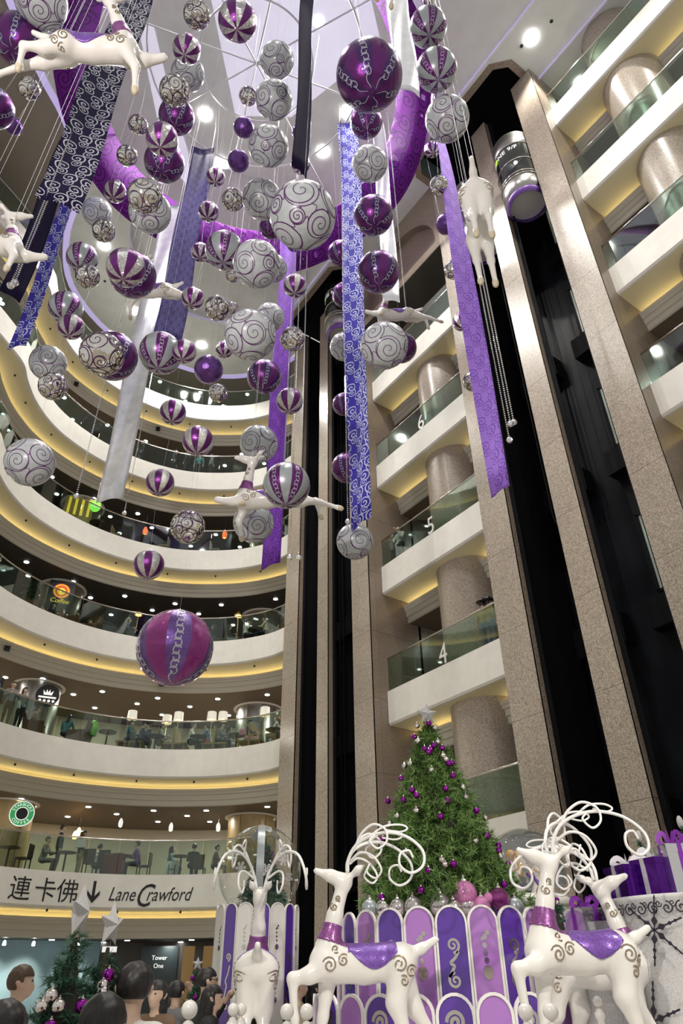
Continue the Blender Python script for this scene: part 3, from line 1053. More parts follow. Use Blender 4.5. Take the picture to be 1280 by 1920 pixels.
def cloth(name, rows, mats, label, group='banners hanging in the atrium', cat='banner', thick=0.012, nu=9, curl=0.06):
    """banner from rows of (centre xyz, across-vector angle, width); cloth is a thin closed slab with a soft curl"""
    mb = MB()
    V, UVs = [], []
    n = len(rows)
    dist = 0.0
    for i, (c, ang, w_) in enumerate(rows):
        c = np.array(c, float)
        if i:
            dist += np.linalg.norm(c - np.array(rows[i - 1][0], float))
        ax = np.array([cos(ang), sin(ang), 0])
        nr = np.array([-sin(ang), cos(ang), 0])
        for side in (0, 1):
            for j in range(nu):
                u = j / (nu - 1) - 0.5
                q = c + ax * u * w_ + nr * (curl * w_ * cos(2 * pi * u * 0.9 + 0.35 * i) + (thick if side else 0.0))
                V.append(q)
                UVs.append((u * w_, dist))
    F = []
    st = 2 * nu
    for i in range(n - 1):
        for j in range(nu - 1):
            a = i * st + j
            F.append((a, a + 1, a + st + 1, a + st))
            b_ = a + nu
            F.append((b_, b_ + st, b_ + st + 1, b_ + 1))
        for a, b_ in ((i * st, i * st + nu), (i * st + nu - 1, i * st + 2 * nu - 1)):
            F.append((a, a + st, b_ + st, b_))
    for i in (0, n - 1):
        for j in range(nu - 1):
            a = i * st + j
            F.append((a, a + 1, a + nu + 1, a + nu))
    mb.add(V, F)
    me = mb.mesh(name, mats, True)
    ul = me.uv_layers.new(name='UVMap')
    for lp in me.loops:
        ul.data[lp.index].uv = UVs[lp.vertex_index]
    o = tag(link_mesh(name, me), label, cat, group)
    c, ang, w_ = rows[0]
    mb = MB()
    for u in (-0.4, 0.4):
        a = (c[0] + cos(ang) * u * w_, c[1] + sin(ang) * u * w_, c[2])
        mb.tube([a, (a[0], a[1], CZ)], 0.0025, 4)
    mb.obj('suspension_wire', M['hang_wire'], o)
    return o


def hang(x, y, z0, z1, a0, a1, w0, w1=None, n=26, wob=0.05, ph=0.0):
    w1 = w0 if w1 is None else w1
    rows = []
    for i in range(n):
        t = i / (n - 1)
        z = z1 + (z0 - z1) * t
        rows.append(((x + wob * sin(3.0 * t * pi + ph), y + wob * cos(2.3 * t * pi + ph), z), a0 + (a1 - a0) * t, w1 + (w0 - w1) * t))
    return rows


V0 = atan2(_rt[1], _rt[0])   # angle that turns a banner square to the viewer
cloth('hanging_banner', hang(8.05, 10.65, 10.45, 28.75, V0 - 0.25, V0 - 0.9, 0.74, 0.74), M['b_blue'], 'long blue-violet banner with white scrolls, longest in the middle')
cloth('hanging_banner', hang(7.9, 14.6, 11.2, 27.3, V0 - 0.25, V0 - 0.6, 0.68), M['b_purple'], 'bright purple banner hanging in front of the far granite pier')
cloth('hanging_banner', hang(4.0, 14.65, 17.8, 28.75, V0 + 0.1, V0 + 0.35, 0.86), M['b_violet'], 'dark violet banner hung from the ring, beside the silver foil strip')
cloth('hanging_foil_banner', hang(3.9, 17.1, 13.3, 28.2, V0 + 0.1, V0 - 0.2, 0.84), M['b_silver'], 'long silver foil strip hanging before the curved galleries')
cloth('hanging_banner', hang(9.85, 7.95, 10.5, 27.5, V0 + 1.15, V0 - 0.95, 0.54, 0.54, wob=0.1), M['b_lilac'], 'narrow twisted purple banner in front of the nearer lift bank')
cloth('hanging_banner', hang(3.85, 6.75, 15.4, 28.8, V0 + 0.7, V0 + 0.9, 0.44), M['b_dark'], 'black-violet banner ending behind the largest white ball')
cloth('hanging_banner', hang(0.0, 9.8, 14.8, 26.0, V0 + 0.25, V0 + 0.5, 0.86), M['b_navy'], 'navy banner with white scrolls under the big leaping reindeer')
cloth('hanging_banner', hang(-0.22, 12.8, 14.9, 26.0, V0 + 0.5, V0 + 0.9, 0.5), M['b_dark'], 'plain blackish banner behind the navy scroll banner')
cloth('hanging_banner', hang(0.28, 14.1, 14.7, 27.0, V0 - 0.5, V0 - 0.2, 0.52), M['b_blue'], 'pale blue scroll banner lit from above at the far left')
cloth('hanging_foil_banner', hang(8.7, 9.7, 17.8, 28.0, V0 + 0.4, V0 + 0.2, 0.5), M['b_silver'], 'white foil strip behind the two violet balls right of centre')
cloth('hanging_foil_banner', hang(6.1, 5.6, 19.5, 28.0, V0 + 0.1, V0 + 0.4, 0.66), M['b_silver'], 'silver foil strip above the biggest violet ball')


def hoop(cx, cy, R_, z0, z1, a0, a1, m, name, label, wob, nrow=70, out=0.0):
    mb = MB()
    V, UVs = [], []
    for i in range(nrow):
        t = a0 + (a1 - a0) * i / (nrow - 1)
        sw = wob * sin(5 * t + 0.4)
        for (rr, zz, vv) in ((R_ + out + sw * 0.3, z0 + sw, 0.0), (R_ + 0.10 + out * 0.5, 0.5 * (z0 + z1) + 0.6 * sw, 0.7), (R_, z1 + sw * 0.3, 1.4),
                             (R_ + 0.015, z1 + 0.015 + sw * 0.3, 1.4), (R_ + 0.115 + out * 0.5, 0.015 + 0.5 * (z0 + z1) + 0.6 * sw, 0.7), (R_ + 0.015 + out + sw * 0.3, z0 + 0.015 + sw, 0.0)):
            V.append((cx + rr * cos(t), cy + rr * sin(t), zz))
            UVs.append((R_ * t, vv))
    F = []
    for i in range(nrow - 1):
        for j in range(6):
            F.append((i * 6 + j, i * 6 + (j + 1) % 6, (i + 1) * 6 + (j + 1) % 6, (i + 1) * 6 + j))
    mb.add(V, F)
    me = mb.mesh(name, m, True)
    ul = me.uv_layers.new(name='UVMap')
    for lp in me.loops:
        ul.data[lp.index].uv = UVs[lp.vertex_index]
    o = tag(link_mesh(name, me), label, 'ribbon', 'ribbons draped around the hanging frame')
    mb = MB()
    for k in range(8):
        t = k * pi / 4 + 0.2
        mb.tube([(cx + R_ * cos(t), cy + R_ * sin(t), z1), (cx + R_ * cos(t), cy + R_ * sin(t), CZ)], 0.0025, 4)
    mb.obj('suspension_wire', M['hang_wire'], o)
    return o


hoop(4.5, 11.8, 5.3, 26.8, 28.2, 0, 2 * pi, M['b_magenta'], 'hanging_ribbon', 'wide magenta scroll ribbon circling the hanging frame', 0.3, 70, 1.1)
hoop(4.5, 11.8, 6.3, 28.3, 28.9, 0, 2 * pi, M['b_silver'], 'hanging_ribbon', 'silver foil ribbon circling just above the magenta ribbon', 0.3, 70, 0.5)


def bead_string(p_top, p_bot, label, r=0.022, gap=0.06, tail=0.07):
    mb = MB()
    a, b = np.array(p_top, float), np.array(p_bot, float)
    L_ = np.linalg.norm(b - a)
    n = int(L_ / gap)
    o8 = [(1, 0, 0), (0, 1, 0), (-1, 0, 0), (0, -1, 0), (0, 0, 1), (0, 0, -1)]
    f8 = [(0, 1, 4), (1, 2, 4), (2, 3, 4), (3, 0, 4), (1, 0, 5), (2, 1, 5), (3, 2, 5), (0, 3, 5)]
    for i in range(n):
        c = a + (b - a) * i / n
        mb.add([c + r * np.array(q) for q in o8], f8)
    mb.lathe([(0.001, tail), (tail * 0.7, tail * 0.7), (tail, 0), (tail * 0.7, -tail * 0.7), (0.001, -tail)], 10, tuple(b))
    o = mb.obj('hanging_bead_string', M['bead'])
    MB().tube([tuple(a), (a[0], a[1], CZ)], 0.003, 4).obj('suspension_wire', M['hang_wire'], o)
    return tag(o, label, 'bead string', 'bead strings hanging in the atrium')


for j, (x, y, w_, zt, lab) in enumerate([
        (957, 795, 13.6, 16.3, 'paired bead string below the upended reindeer, inner one'), (955, 825, 14.2, 17, 'longest bead string below the upended reindeer'),
        (963, 792, 13.9, 16.8, 'paired bead string below the upended reindeer, outer one'), (233, 962, 20.5, 27, 'bead string right of the silver foil strip'),
        (143, 930, 15.5, 21, 'bead string left of the silver foil strip'), (543, 1045, 15, 24, 'bead string against the far granite pier'),
        (560, 1046, 15.2, 27, 'bead string at the edge of the far granite pier'), (652, 978, 16.0, 28.7, 'bead string along the left edge of the long blue banner'),
        (20, 535, 12.5, 22, 'bead string crossing the blackish banner'), (28, 530, 12.8, 23, 'second bead string crossing the blackish banner')]):
    p = at(x, y, w_)
    bead_string((p[0], p[1], zt), p, lab, 0.024)
# ------------------------------------------------------------------ smooth bodies: blended tapered limbs -> one continuous surface
def sdf(P, prims, k=0.05):
    d = None
    for a, b, ra, rb_, mi in prims:
        a, b = np.array(a, float), np.array(b, float)
        ab = b - a
        t = np.clip(((P - a) @ ab) / (ab @ ab + 1e-9), 0, 1)
        q = P - a - t[..., None] * ab
        e = np.sqrt((q * q).sum(-1)) - (ra + (rb_ - ra) * t)
        if d is None:
            d = e
        else:
            h = np.clip(0.5 + 0.5 * (e - d) / k, 0, 1)
            d = e + (d - e) * h - k * h * (1 - h)
    return d


def nearest_prim(P, prims):
    best = np.full(len(P), 1e9)
    mi_ = np.zeros(len(P), int)
    for a, b, ra, rb_, mi in prims:
        a, b = np.array(a, float), np.array(b, float)
        ab = b - a
        t = np.clip(((P - a) @ ab) / (ab @ ab + 1e-9), 0, 1)
        e = np.linalg.norm(P - a - t[:, None] * ab, axis=1) - (ra + (rb_ - ra) * t)
        m_ = e < best
        best[m_] = e[m_]
        mi_[m_] = mi
    return mi_


def surface(fn, lo, hi, h):
    """surface nets of fn(P) = 0 in the box lo..hi with cell h -> vertices, quads"""
    lo, hi = np.array(lo, float), np.array(hi, float)
    n = np.ceil((hi - lo) / h).astype(int) + 1
    g = [lo[i] + h * np.arange(n[i]) for i in range(3)]
    P = np.stack(np.meshgrid(*g, indexing='ij'), -1)
    D = fn(P)
    ins = D < 0
    c = n - 1
    cnt = np.zeros(c)
    acc = np.zeros(tuple(c) + (3,))
    for ax in range(3):
        o1, o2 = [(1, 2), (0, 2), (0, 1)][ax]
        for s1 in (0, 1):
            for s2 in (0, 1):
                sl0, sl1 = [None] * 3, [None] * 3
                sl0[ax], sl1[ax] = slice(0, c[ax]), slice(1, c[ax] + 1)
                for o, s in ((o1, s1), (o2, s2)):
                    sl0[o] = sl1[o] = slice(s, s + c[o])
                d0, d1 = D[tuple(sl0)], D[tuple(sl1)]
                x = (d0 < 0) != (d1 < 0)
                t = np.where(x, d0 / np.where(x, d0 - d1, 1), 0)
                q = P[tuple(sl0)].copy()
                q[..., ax] += t * h
                acc += np.where(x[..., None], q, 0)
                cnt += x
    mask = cnt > 0
    idx = -np.ones(tuple(c), int)
    idx[mask] = np.arange(mask.sum())
    V = acc[mask] / cnt[mask][:, None]
    F = []
    for ax in range(3):
        o1, o2 = [(1, 2), (2, 0), (0, 1)][ax]
        sl0, sl1 = [slice(None)] * 3, [slice(None)] * 3
        sl0[ax], sl1[ax] = slice(0, -1), slice(1, None)
        a, b = ins[tuple(sl0)], ins[tuple(sl1)]
        I = np.argwhere(a != b)
        I = I[(I[:, o1] > 0) & (I[:, o2] > 0) & (I[:, o1] < c[o1]) & (I[:, o2] < c[o2])]
        if len(I) == 0:
            continue
        flip = ~a[tuple(I.T)]
        e1, e2 = np.zeros(3, int), np.zeros(3, int)
        e1[o1], e2[o2] = 1, 1
        q = np.stack([idx[tuple((I - e1 - e2).T)], idx[tuple((I - e2).T)], idx[tuple(I.T)], idx[tuple((I - e1).T)]], 1)
        q[flip] = q[flip][:, ::-1]
        F.append(q)
    F = np.concatenate(F)
    F = F[(F >= 0).all(1)]
    return V, F


def surf_mesh(name, fn, lo, hi, h, mats, prims=None):
    V, F = surface(fn, lo, hi, h)
    me = bpy.data.meshes.new(name)
    me.from_pydata(V.tolist(), [], F.tolist())
    for q in mats:
        me.materials.append(q)
    if prims is not None and len(mats) > 1:
        cen = V[F].mean(1)
        me.polygons.foreach_set('material_index', nearest_prim(cen, prims).tolist())
    me.polygons.foreach_set('use_smooth', [True] * len(me.polygons))
    me.update()
    return me


def bounds(prims, pad=0.06):
    A = np.array([p[0] for p in prims] + [p[1] for p in prims], float)
    R_ = np.array([p[2] for p in prims] + [p[3] for p in prims])[:, None]
    return (A - R_).min(0) - pad, (A + R_).max(0) + pad


# ------------------------------------------------------------------ reindeer
M['deer'] = mat('gloss_white_figure', (0.80, 0.78, 0.74), 0.22, coat=0.4)
M['hoof'] = mat('cream_hoof', (0.62, 0.55, 0.40), 0.4)
M['collar'] = glitter('plum_collar', (0.21, 0.055, 0.22), 0.3, 0.3, 90, 0.1)
M['saddle'] = glitter('violet_saddle', (0.17, 0.07, 0.36), 0.3, 0.3, 90, 0.1)
M['gilt'] = mat('champagne_scroll_metal', (0.55, 0.45, 0.33), 0.15, 1.0)
M['antler'] = mat('white_antler', (0.85, 0.84, 0.82), 0.3)


def deer_prims(legs):
    p = [((.38, 0, 1.0), (.0, 0, .985), .18, .165, 0), ((.0, 0, .985), (-.38, 0, 1.01), .165, .175, 0), ((.40, 0, 1.02), (.37, 0, 1.16), .15, .115, 0),
         ((.37, 0, 1.16), (.30, 0, 1.42), .115, .078, 0), ((.30, 0, 1.42), (.22, 0, 1.68), .078, .07, 0),
         ((.19, 0, 1.745), (.34, 0, 1.80), .088, .06, 0), ((.34, 0, 1.80), (.50, 0, 1.85), .056, .034, 0),
         ((-.50, 0, 1.09), (-.60, 0, 1.12), .05, .045, 0), ((-.60, 0, 1.12), (-.76, 0, 1.20), .045, .035, 0)]
    for y in (-1, 1):
        p += [((.13, .06 * y, 1.79), (.05, .10 * y, 1.85), .026, .03, 0), ((.05, .10 * y, 1.85), (-.03, .13 * y, 1.90), .03, .010, 0)]
    for ch in legs:
        for (a, ra), (b, rb_) in zip(ch[:-1], ch[1:]):
            p.append((a, b, ra, rb_, 0))
        a, ra = ch[-1]
        b0 = np.array(ch[-2][0], float)
        d = np.array(a, float) - b0
        d /= np.linalg.norm(d)
        p.append((np.array(a) - d * 0.0, np.array(a) + d * 0.05, ra * 1.05, ra * 1.15, 1))
    return p


F_, H_ = .10, .10
LEGS = {
    'walk': [[((.38, F_, .98), .11), ((.56, F_, .90), .075), ((.73, F_, .875), .05), ((.70, F_, .55), .036), ((.67, F_, .12), .032)],
             [((.36, -F_, .95), .11), ((.42, -F_, .55), .05), ((.53, -F_, .05), .034)],
             [((-.36, H_, .98), .15), ((-.30, H_, .66), .095), ((-.40, H_, .34), .045), ((-.33, H_, .05), .034)],
             [((-.38, -H_, .96), .14), ((-.50, -H_, .62), .085), ((-.70, -H_, .34), .044), ((-.68, -H_, .05), .034)]],
    'stand': [[((.36, F_, .95), .11), ((.38, F_, .52), .05), ((.37, F_, .05), .034)],
              [((.36, -F_, .95), .11), ((.44, -F_, .52), .05), ((.46, -F_, .05), .034)],
              [((-.36, H_, .98), .15), ((-.30, H_, .64), .095), ((-.44, H_, .36), .045), ((-.40, H_, .05), .034)],
              [((-.36, -H_, .98), .15), ((-.27, -H_, .64), .095), ((-.40, -H_, .36), .045), ((-.34, -H_, .05), .034)]],
    'leap': [[((.38, F_, .98), .11), ((.62, F_, .97), .07), ((.86, F_ + .02, 1.02), .045), ((.60, F_ + .05, .92), .034), ((.46, F_ + .06, .90), .03)],
             [((.38, -F_, .95), .11), ((.52, -F_, .68), .055), ((.50, -F_, .36), .036)],
             [((-.36, H_, .98), .15), ((-.66, H_, .86), .09), ((-.92, H_, .80), .05), ((-1.25, H_, .66), .036)],
             [((-.36, -H_, .98), .15), ((-.60, -H_, .90), .085), ((-.86, -H_, .92), .046), ((-.92, -H_, .62), .034)]],
}


def antler_tubes(side):
    def y(P):
        return [(a, b * side, c) for a, b, c in P]
    out = []
    main = [(.16, .05, 1.83), (.15, .08, 1.95), (.07, .14, 2.08), (-.08, .22, 2.16), (-.26, .32, 2.18), (-.46, .42, 2.12), (-.61, .48, 1.98), (-.60, .52, 1.83),
            (-.47, .53, 1.76), (-.36, .53, 1.83), (-.37, .53, 1.94), (-.46, .53, 1.97), (-.50, .53, 1.90)]
    br1 = [(.07, .14, 2.08), (.0, .20, 2.20), (-.12, .28, 2.27), (-.24, .34, 2.21), (-.25, .35, 2.09), (-.15, .34, 2.02), (-.07, .32, 2.10), (-.13, .31, 2.16)]
    br2 = [(.13, .08, 1.93), (.03, .20, 2.00), (-.10, .26, 1.96), (-.19, .26, 1.83), (-.13, .22, 1.75), (-.04, .20, 1.81), (-.07, .20, 1.89)]
    br3 = [(-.08, .22, 2.16), (-.24, .20, 2.26), (-.42, .20, 2.28), (-.50, .22, 2.24), (-.42, .24, 2.20), (-.26, .24, 2.22)]
    for P, r0, r1 in ((main, .020, .012), (br1, .015, .010), (br2, .015, .010), (br3, .013, .009)):
        c = catmull(y(P), 5)
        out.append((c, [r0 + (r1 - r0) * i / (len(c) - 1) for i in range(len(c))]))
    return out


def spiral2d(cx, cy, r0, a0, turns, n=22, inner=0.15):
    return [(cx + r0 * (1 - (1 - inner) * t) * cos(a0 + turns * 2 * pi * t), cy + r0 * (1 - (1 - inner) * t) * sin(a0 + turns * 2 * pi * t)) for t in np.linspace(0, 1, n)]


def make_deer_meshes(legs, h=0.022):
    pr = deer_prims(LEGS[legs])
    lo, hi = bounds(pr)
    out = {'body': surf_mesh('body', lambda P: sdf(P, pr, 0.055), lo, hi, h, [M['deer'], M['hoof']], pr)}

    def shell(P, t=0.012):
        s = sdf(P, pr, 0.055)
        return np.maximum(s - t, -(s + 0.012))
    # collar: band round the neck, slanting forward
    def collar(P):
        ax = np.array([-0.25, 0, 0.97])
        q = (P - np.array([.345, 0, 1.27])) @ ax
        return np.maximum(shell(P), np.abs(q) - 0.085)
    out['collar'] = surf_mesh('collar', collar, (.1, -.2, 1.0), (.58, .2, 1.5), 0.012, [M['collar']])

    def saddle(P):
        x, z = P[..., 0], P[..., 2]
        low = 1.10 - 0.16 * np.abs(np.sin((x + 0.34) * 6.4))
        return np.maximum(np.maximum(shell(P, 0.014), low - z), np.maximum(x - 0.17, -0.33 - x))
    out['saddle'] = surf_mesh('saddle_cloth', saddle, (-.42, -.24, .86), (.26, .24, 1.25), 0.012, [M['saddle']])
    # scrolls: flat strips laid on the flank
    mb = MB()
    sets = [spiral2d(.36, .98, .075, 0.4, 1.6), spiral2d(.22, 1.02, .06, 2.6, -1.6), spiral2d(.30, 1.12, .04, 4.0, 1.3), spiral2d(-.34, .98, .08, 0.6, 1.6), spiral2d(-.46, .92, .06, 2.8, -1.6),
            spiral2d(-.38, .84, .05, 1.0, 1.4), spiral2d(.31, 1.50, .04, 1.2, -1.5), spiral2d(.265, 1.58, .03, 4.0, 1.4)]
    for side in (-1, 1):
        for S in sets:
            pts = []
            for (x, z) in S:
                ys = np.linspace(0.0, 0.32, 65)
                d = sdf(np.stack([np.full(65, x), side * ys, np.full(65, z)], -1), pr, 0.055)
                kk = np.argwhere(d < 0)
                if len(kk) == 0:
                    continue
                pts.append((x, side * (ys[kk[-1][0]] + 0.008), z))
            if len(pts) > 4:
                mb.ribbon(pts, [(0, side, 0)] * len(pts), 0.016)
    out['scrolls'] = mb.mesh('scroll_pattern', M['gilt'])
    for nm, s in (('a', 1), ('b', -1)):
        mb = MB()
        for c, rr in antler_tubes(s):
            mb.tube(c, rr, 6)
        out['antler' + nm] = mb.mesh('antler', M['antler'], True)
    mb = MB()
    for s in (-1, 1):
        mb.lathe([(0.001, 0.012), (0.009, 0.008), (0.012, 0.0), (0.009, -0.008), (0.001, -0.012)], 8, (.285, .066 * s, 1.80))
    out['eyes'] = mb.mesh('eyes', M['deer'], True)
    return out


DEER = {k: make_deer_meshes(k) for k in LEGS}


def deer(pose, loc, heading, scale, label, group, name='reindeer_figure', pitch=0.0, roll=0.0, antlers=True):
    root = empty(name, tuple(loc), heading, label, 'reindeer figure', group)
    root.rotation_mode = 'XYZ'
    root.rotation_euler = (roll, pitch, heading)
    root.scale = (scale,) * 3
    d = DEER[pose]
    for part, nm in ((('body', 'body'), ('collar', 'collar'), ('saddle', 'saddle_cloth'), ('scrolls', 'scroll_pattern'), ('antlera', 'antler'), ('antlerb', 'antler')) if antlers else (('body', 'body'), ('collar', 'collar'), ('saddle', 'saddle_cloth'), ('scrolls', 'scroll_pattern'))):
        link_mesh(nm, d[part], root)
    return root


def fly(pose, x, y, w_, heading, scale, label, pitch=0.0, roll=0.0):
    c = at(x, y, w_)     # where its trunk hangs
    R_ = Matrix.Rotation(heading, 3, 'Z') @ Matrix.Rotation(pitch, 3, 'Y') @ Matrix.Rotation(roll, 3, 'X')
    o = Vector(c) - R_ @ Vector((0, 0, 1.0 * scale))
    d = deer(pose, o, heading, scale, label, 'reindeer figures hanging in the atrium', 'hanging_reindeer', pitch, roll, False)
    mb = MB()
    for q in ((.3, .08), (.3, -.08), (-.3, .08), (-.3, -.08)):
        a = R_ @ Vector((q[0] * scale, q[1] * scale, 1.14 * scale)) + o
        rel = R_.transposed() @ (Vector((a[0], a[1], CZ - 0.02)) - o) / scale
        al = R_.transposed() @ (a - o) / scale
        mb.tube([tuple(al), tuple(rel)], 0.003, 4)
    mb.obj('suspension_wire', M['hang_wire'], d)
    return d


GROUND = 0.90
deer('walk', (5.05, 6.86, .86), V0 + pi + 0.05, 1.0, 'white reindeer stepping with raised foreleg before the purple drum', 'reindeer figures on the display')
deer('stand', (4.62, 8.35, .84), atan2(8.35, 4.62), 1.0, 'white reindeer seen from behind, by the striped globe pedestal', 'reindeer figures on the display')
deer('walk', (6.22, 5.02, .90), radians(160), 1.0, 'white reindeer with lifted head in front of the gift counter', 'reindeer figures on the display')
deer('walk', (7.16, 5.62, .80), radians(-72), 0.98, 'white reindeer with raised foreleg nearest the snowflake counter', 'reindeer figures on the display')

fly('leap', 178, 92, 10.2, V0 + 0.1, 1.12, 'big leaping reindeer above the navy scroll banner', -0.12, 0.45)
fly('leap', -28, 455, 12.0, V0 + 0.2, 1.1, 'reindeer entering at the left edge, only head and chest in view')
fly('leap', 283, 545, 19.5, V0 + pi, 1.15, 'reindeer mostly hidden behind the violet balls, folded leg showing', 0, -0.4)
fly('walk', 772, -88, 12.5, V0 + 2.5, 1.1, 'reindeer at the very top, only its legs in view')
fly('stand', 895, 405, 12.0, atan2(at(895, 405, 12)[1], at(895, 405, 12)[0]) + 0.1, 1.2, 'reindeer seen from behind, hanging before the nearer lift bank')
fly('leap', 742, 590, 20.0, V0 + pi, 1.0, 'small distant reindeer above a white scroll ball', 0, -0.2)
fly('leap', 500, 935, 14.2, V0 + pi, 1.15, 'leaping reindeer partly behind a striped ball by the purple banner', 0.1, -0.25)
# ------------------------------------------------------------------ Christmas display
M['p_dark'] = mat('deep_purple_panel', (0.10, 0.035, 0.33), 0.12, coat=0.7)
M['p_light'] = mat('light_purple_panel', (0.42, 0.19, 0.56), 0.12, coat=0.7)
M['p_white'] = mat('white_panel', (0.78, 0.76, 0.72), 0.25, coat=0.4)
M['p_frame'] = mat('white_panel_frame', (0.84, 0.82, 0.79), 0.3)
M['silver_orn'] = mat('silver_ornament', (0.72, 0.68, 0.62), 0.14, 1.0)
M['sparkle'] = glitter('white_sparkle', (0.78, 0.77, 0.78), 0.4, 0.0, 160, 0.6, 0.2, 0.2)
M['needle'] = noise_mat('pine_needle', [(0.3, (0.06, 0.125, 0.03)), (0.5, (0.13, 0.24, 0.06)), (0.75, (0.26, 0.38, 0.12))], 9.0, 0.55)
M['needle2'] = noise_mat('blue_pine_needle', [(0.3, (0.02, 0.075, 0.045)), (0.5, (0.05, 0.14, 0.085)), (0.75, (0.14, 0.26, 0.17))], 9.0, 0.55)
M['bark'] = mat('dark_stem', (0.035, 0.03, 0.02), 0.8)
M['b_purple_shiny'] = mat('purple_bauble', (0.30, 0.02, 0.34), 0.10, 0.9)
M['b_silver_shiny'] = mat('silver_bauble', (0.80, 0.74, 0.72), 0.08, 1.0)
M['pinkglit'] = glitter('pink_glitter', (0.55, 0.20, 0.42), 0.35, 0.5, 60, 0.4)
M['clearball'] = mat('smoky_silver_globe', (0.62, 0.58, 0.58), 0.10, 0.75)


def arch_outline(w_, h, n=12, r_in=0.0, z0=0.0):
    hw = w_ / 2 - r_in
    cz = h - w_ / 2
    return [(hw, z0 + r_in)] + [(hw * cos(t), cz + hw * sin(t)) for t in np.linspace(0, pi, n)] + [(-hw, z0 + r_in)]


def arch_meshes(w_, h, border, t=0.03):
    o, i_ = arch_outline(w_, h), arch_outline(w_, h, 12, border)
    n = len(o)
    mb = MB()
    V = [(t, p[0], p[1]) for p in o] + [(t, p[0], p[1]) for p in i_] + [(0, p[0], p[1]) for p in o] + [(t * .3, p[0], p[1]) for p in i_]
    F = []
    for k in range(n):
        k2 = (k + 1) % n
        F += [(k, k2, n + k2, n + k), (2 * n + k, 2 * n + k2, k2, k), (n + k, n + k2, 3 * n + k2, 3 * n + k)]
    mb.add(V, F)
    fr_ = mb.mesh('panel_frame', M['p_frame'])
    return fr_, [(t * .35, p[0], p[1]) for p in i_]


def scroll_orn(h, w_, z0, x, wd):
    """S-shaped pair of curls, flat metal"""
    mb = MB()
    for (cy, cz, a0, sg) in ((0.0, z0 + h * .70, -pi / 2, 1), (0.0, z0 + h * .26, pi / 2, 1)):
        S = spiral2d(cy, cz, w_ * .5, a0, 1.55 * sg, 26, 0.12)
        mb.ribbon([(x, a, b) for a, b in S], [(1, 0, 0)] * len(S), [wd * (1 - .4 * k / 26) for k in range(26)])
    S = catmull([(w_ * .36, z0 + h * .62), (w_ * .1, z0 + h * .54), (-w_ * .25, z0 + h * .48), (0.0, z0 + h * .44), (-w_ * .1, z0 + h * .40), (-w_ * .4, z0 + h * .30)], 4)
    mb.ribbon([(x, a, b) for a, b in S], [(1, 0, 0)] * len(S), wd)
    return mb.mesh('scroll_pattern', M['silver_orn'])


def drop_orn(h, w_, z0, x):
    mb = MB()
    k = 14
    for (cy, cz, r_, sq) in ((w_ * .22, z0 + h * .98, w_ * .13, 1), (w_ * .05, z0 + h * .90, w_ * .14, 1), (-w_ * .12, z0 + h * .86, w_ * .10, 1), (-w_ * .02, z0 + h * .74, w_ * .15, 1),
                         (.0, z0 + h * .60, w_ * .14, 1), (w_ * .03, z0 + h * .46, w_ * .13, 1.2), (w_ * .05, z0 + h * .24, w_ * .30, 1.15)):
        mb.add([(x, cy + r_ * cos(2 * pi * j / k), cz + r_ * sq * sin(2 * pi * j / k)) for j in range(k)], [tuple(range(k))])
        x += 0.0008
    return mb.mesh('bead_pattern', M['silver_orn'])


def tier(name, c, z0, R_, n, h, kinds, label, cat='pedestal', border=0.022, phase=0.0, inner=True):
    root = empty(name, (c[0], c[1], z0), 0, label, cat)
    w_ = 2 * R_ * math.tan(pi / n) * 1.0
    frm, inf = arch_meshes(w_, h, border)
    meshes = []
    for kd in kinds:
        mi = MB().add(inf, [tuple(range(len(inf)))]).mesh('panel_infill', M[kd[0]])
        om = None
        if kd[1] == 'scroll':
            om = scroll_orn(h * .62, w_ * .42, h * .24, 0.014, w_ * .085)
        elif kd[1] == 'drop':
            om = drop_orn(h * .42, w_ * .55, h * .36, 0.013)
        elif kd[1] == 'curl':
            S = spiral2d(0, h - w_ * .62, w_ * .24, pi, -1.7, 28, 0.1)
            om = MB().ribbon([(0.014, a, b) for a, b in S], [(1, 0, 0)] * 28, w_ * .09).mesh('scroll_pattern', M['silver_orn'])
        elif kd[1] == 'drops':
            mb = MB()
            for q in (.06, .36, .66):
                m_ = drop_orn(h * .17, w_ * .42, h * q + .06, 0.013)
                mb.add([tuple(v.co) for v in m_.vertices], [tuple(p.vertices) for p in m_.polygons])
                bpy.data.meshes.remove(m_)
            om = mb.mesh('bead_pattern', M['silver_orn'])
        meshes.append((mi, om))
    for k in range(n):
        a = phase + 2 * pi * k / n
        p = link_mesh('arch_panel', frm, root, (R_ * cos(a), R_ * sin(a), 0), (0, 0, a))
        mi, om = meshes[k % len(meshes)]
        link_mesh('panel_infill', mi, p)
        if om:
            link_mesh(om.name.split('.')[0], om, p)
    if inner:
        MB().lathe([(R_ - 0.03, 0), (R_ - 0.03, h - w_ * .55), (0.01, h - w_ * .55)], 32).obj('drum_core', M['p_frame'], root)
    return root


PC = (7.05, 7.80)
view_a = atan2(-PC[1], -PC[0])
tier('tree_pedestal', PC, 1.22, 1.36, 24, 1.20, (('p_dark', 'scroll'), ('p_light', 'drop')), 'round pedestal of tall dark and light purple arched panels under the tree', phase=view_a + 0.05)
tier('scalloped_pedestal', PC, 0.62, 1.66, 26, 0.98, (('p_dark', 'curl'), ('p_light', None)), 'wider lower ring of purple arched panels around the tree pedestal', phase=view_a + 0.02, border=0.03)
tag(MB().lathe([(3.9, 0.0), (3.9, 0.62), (3.75, 0.66), (0.01, 0.66)], 48, (6.6, 7.2, 0)).obj('display_platform', M['p_white']), 'low round white platform carrying the Christmas display', 'platform')


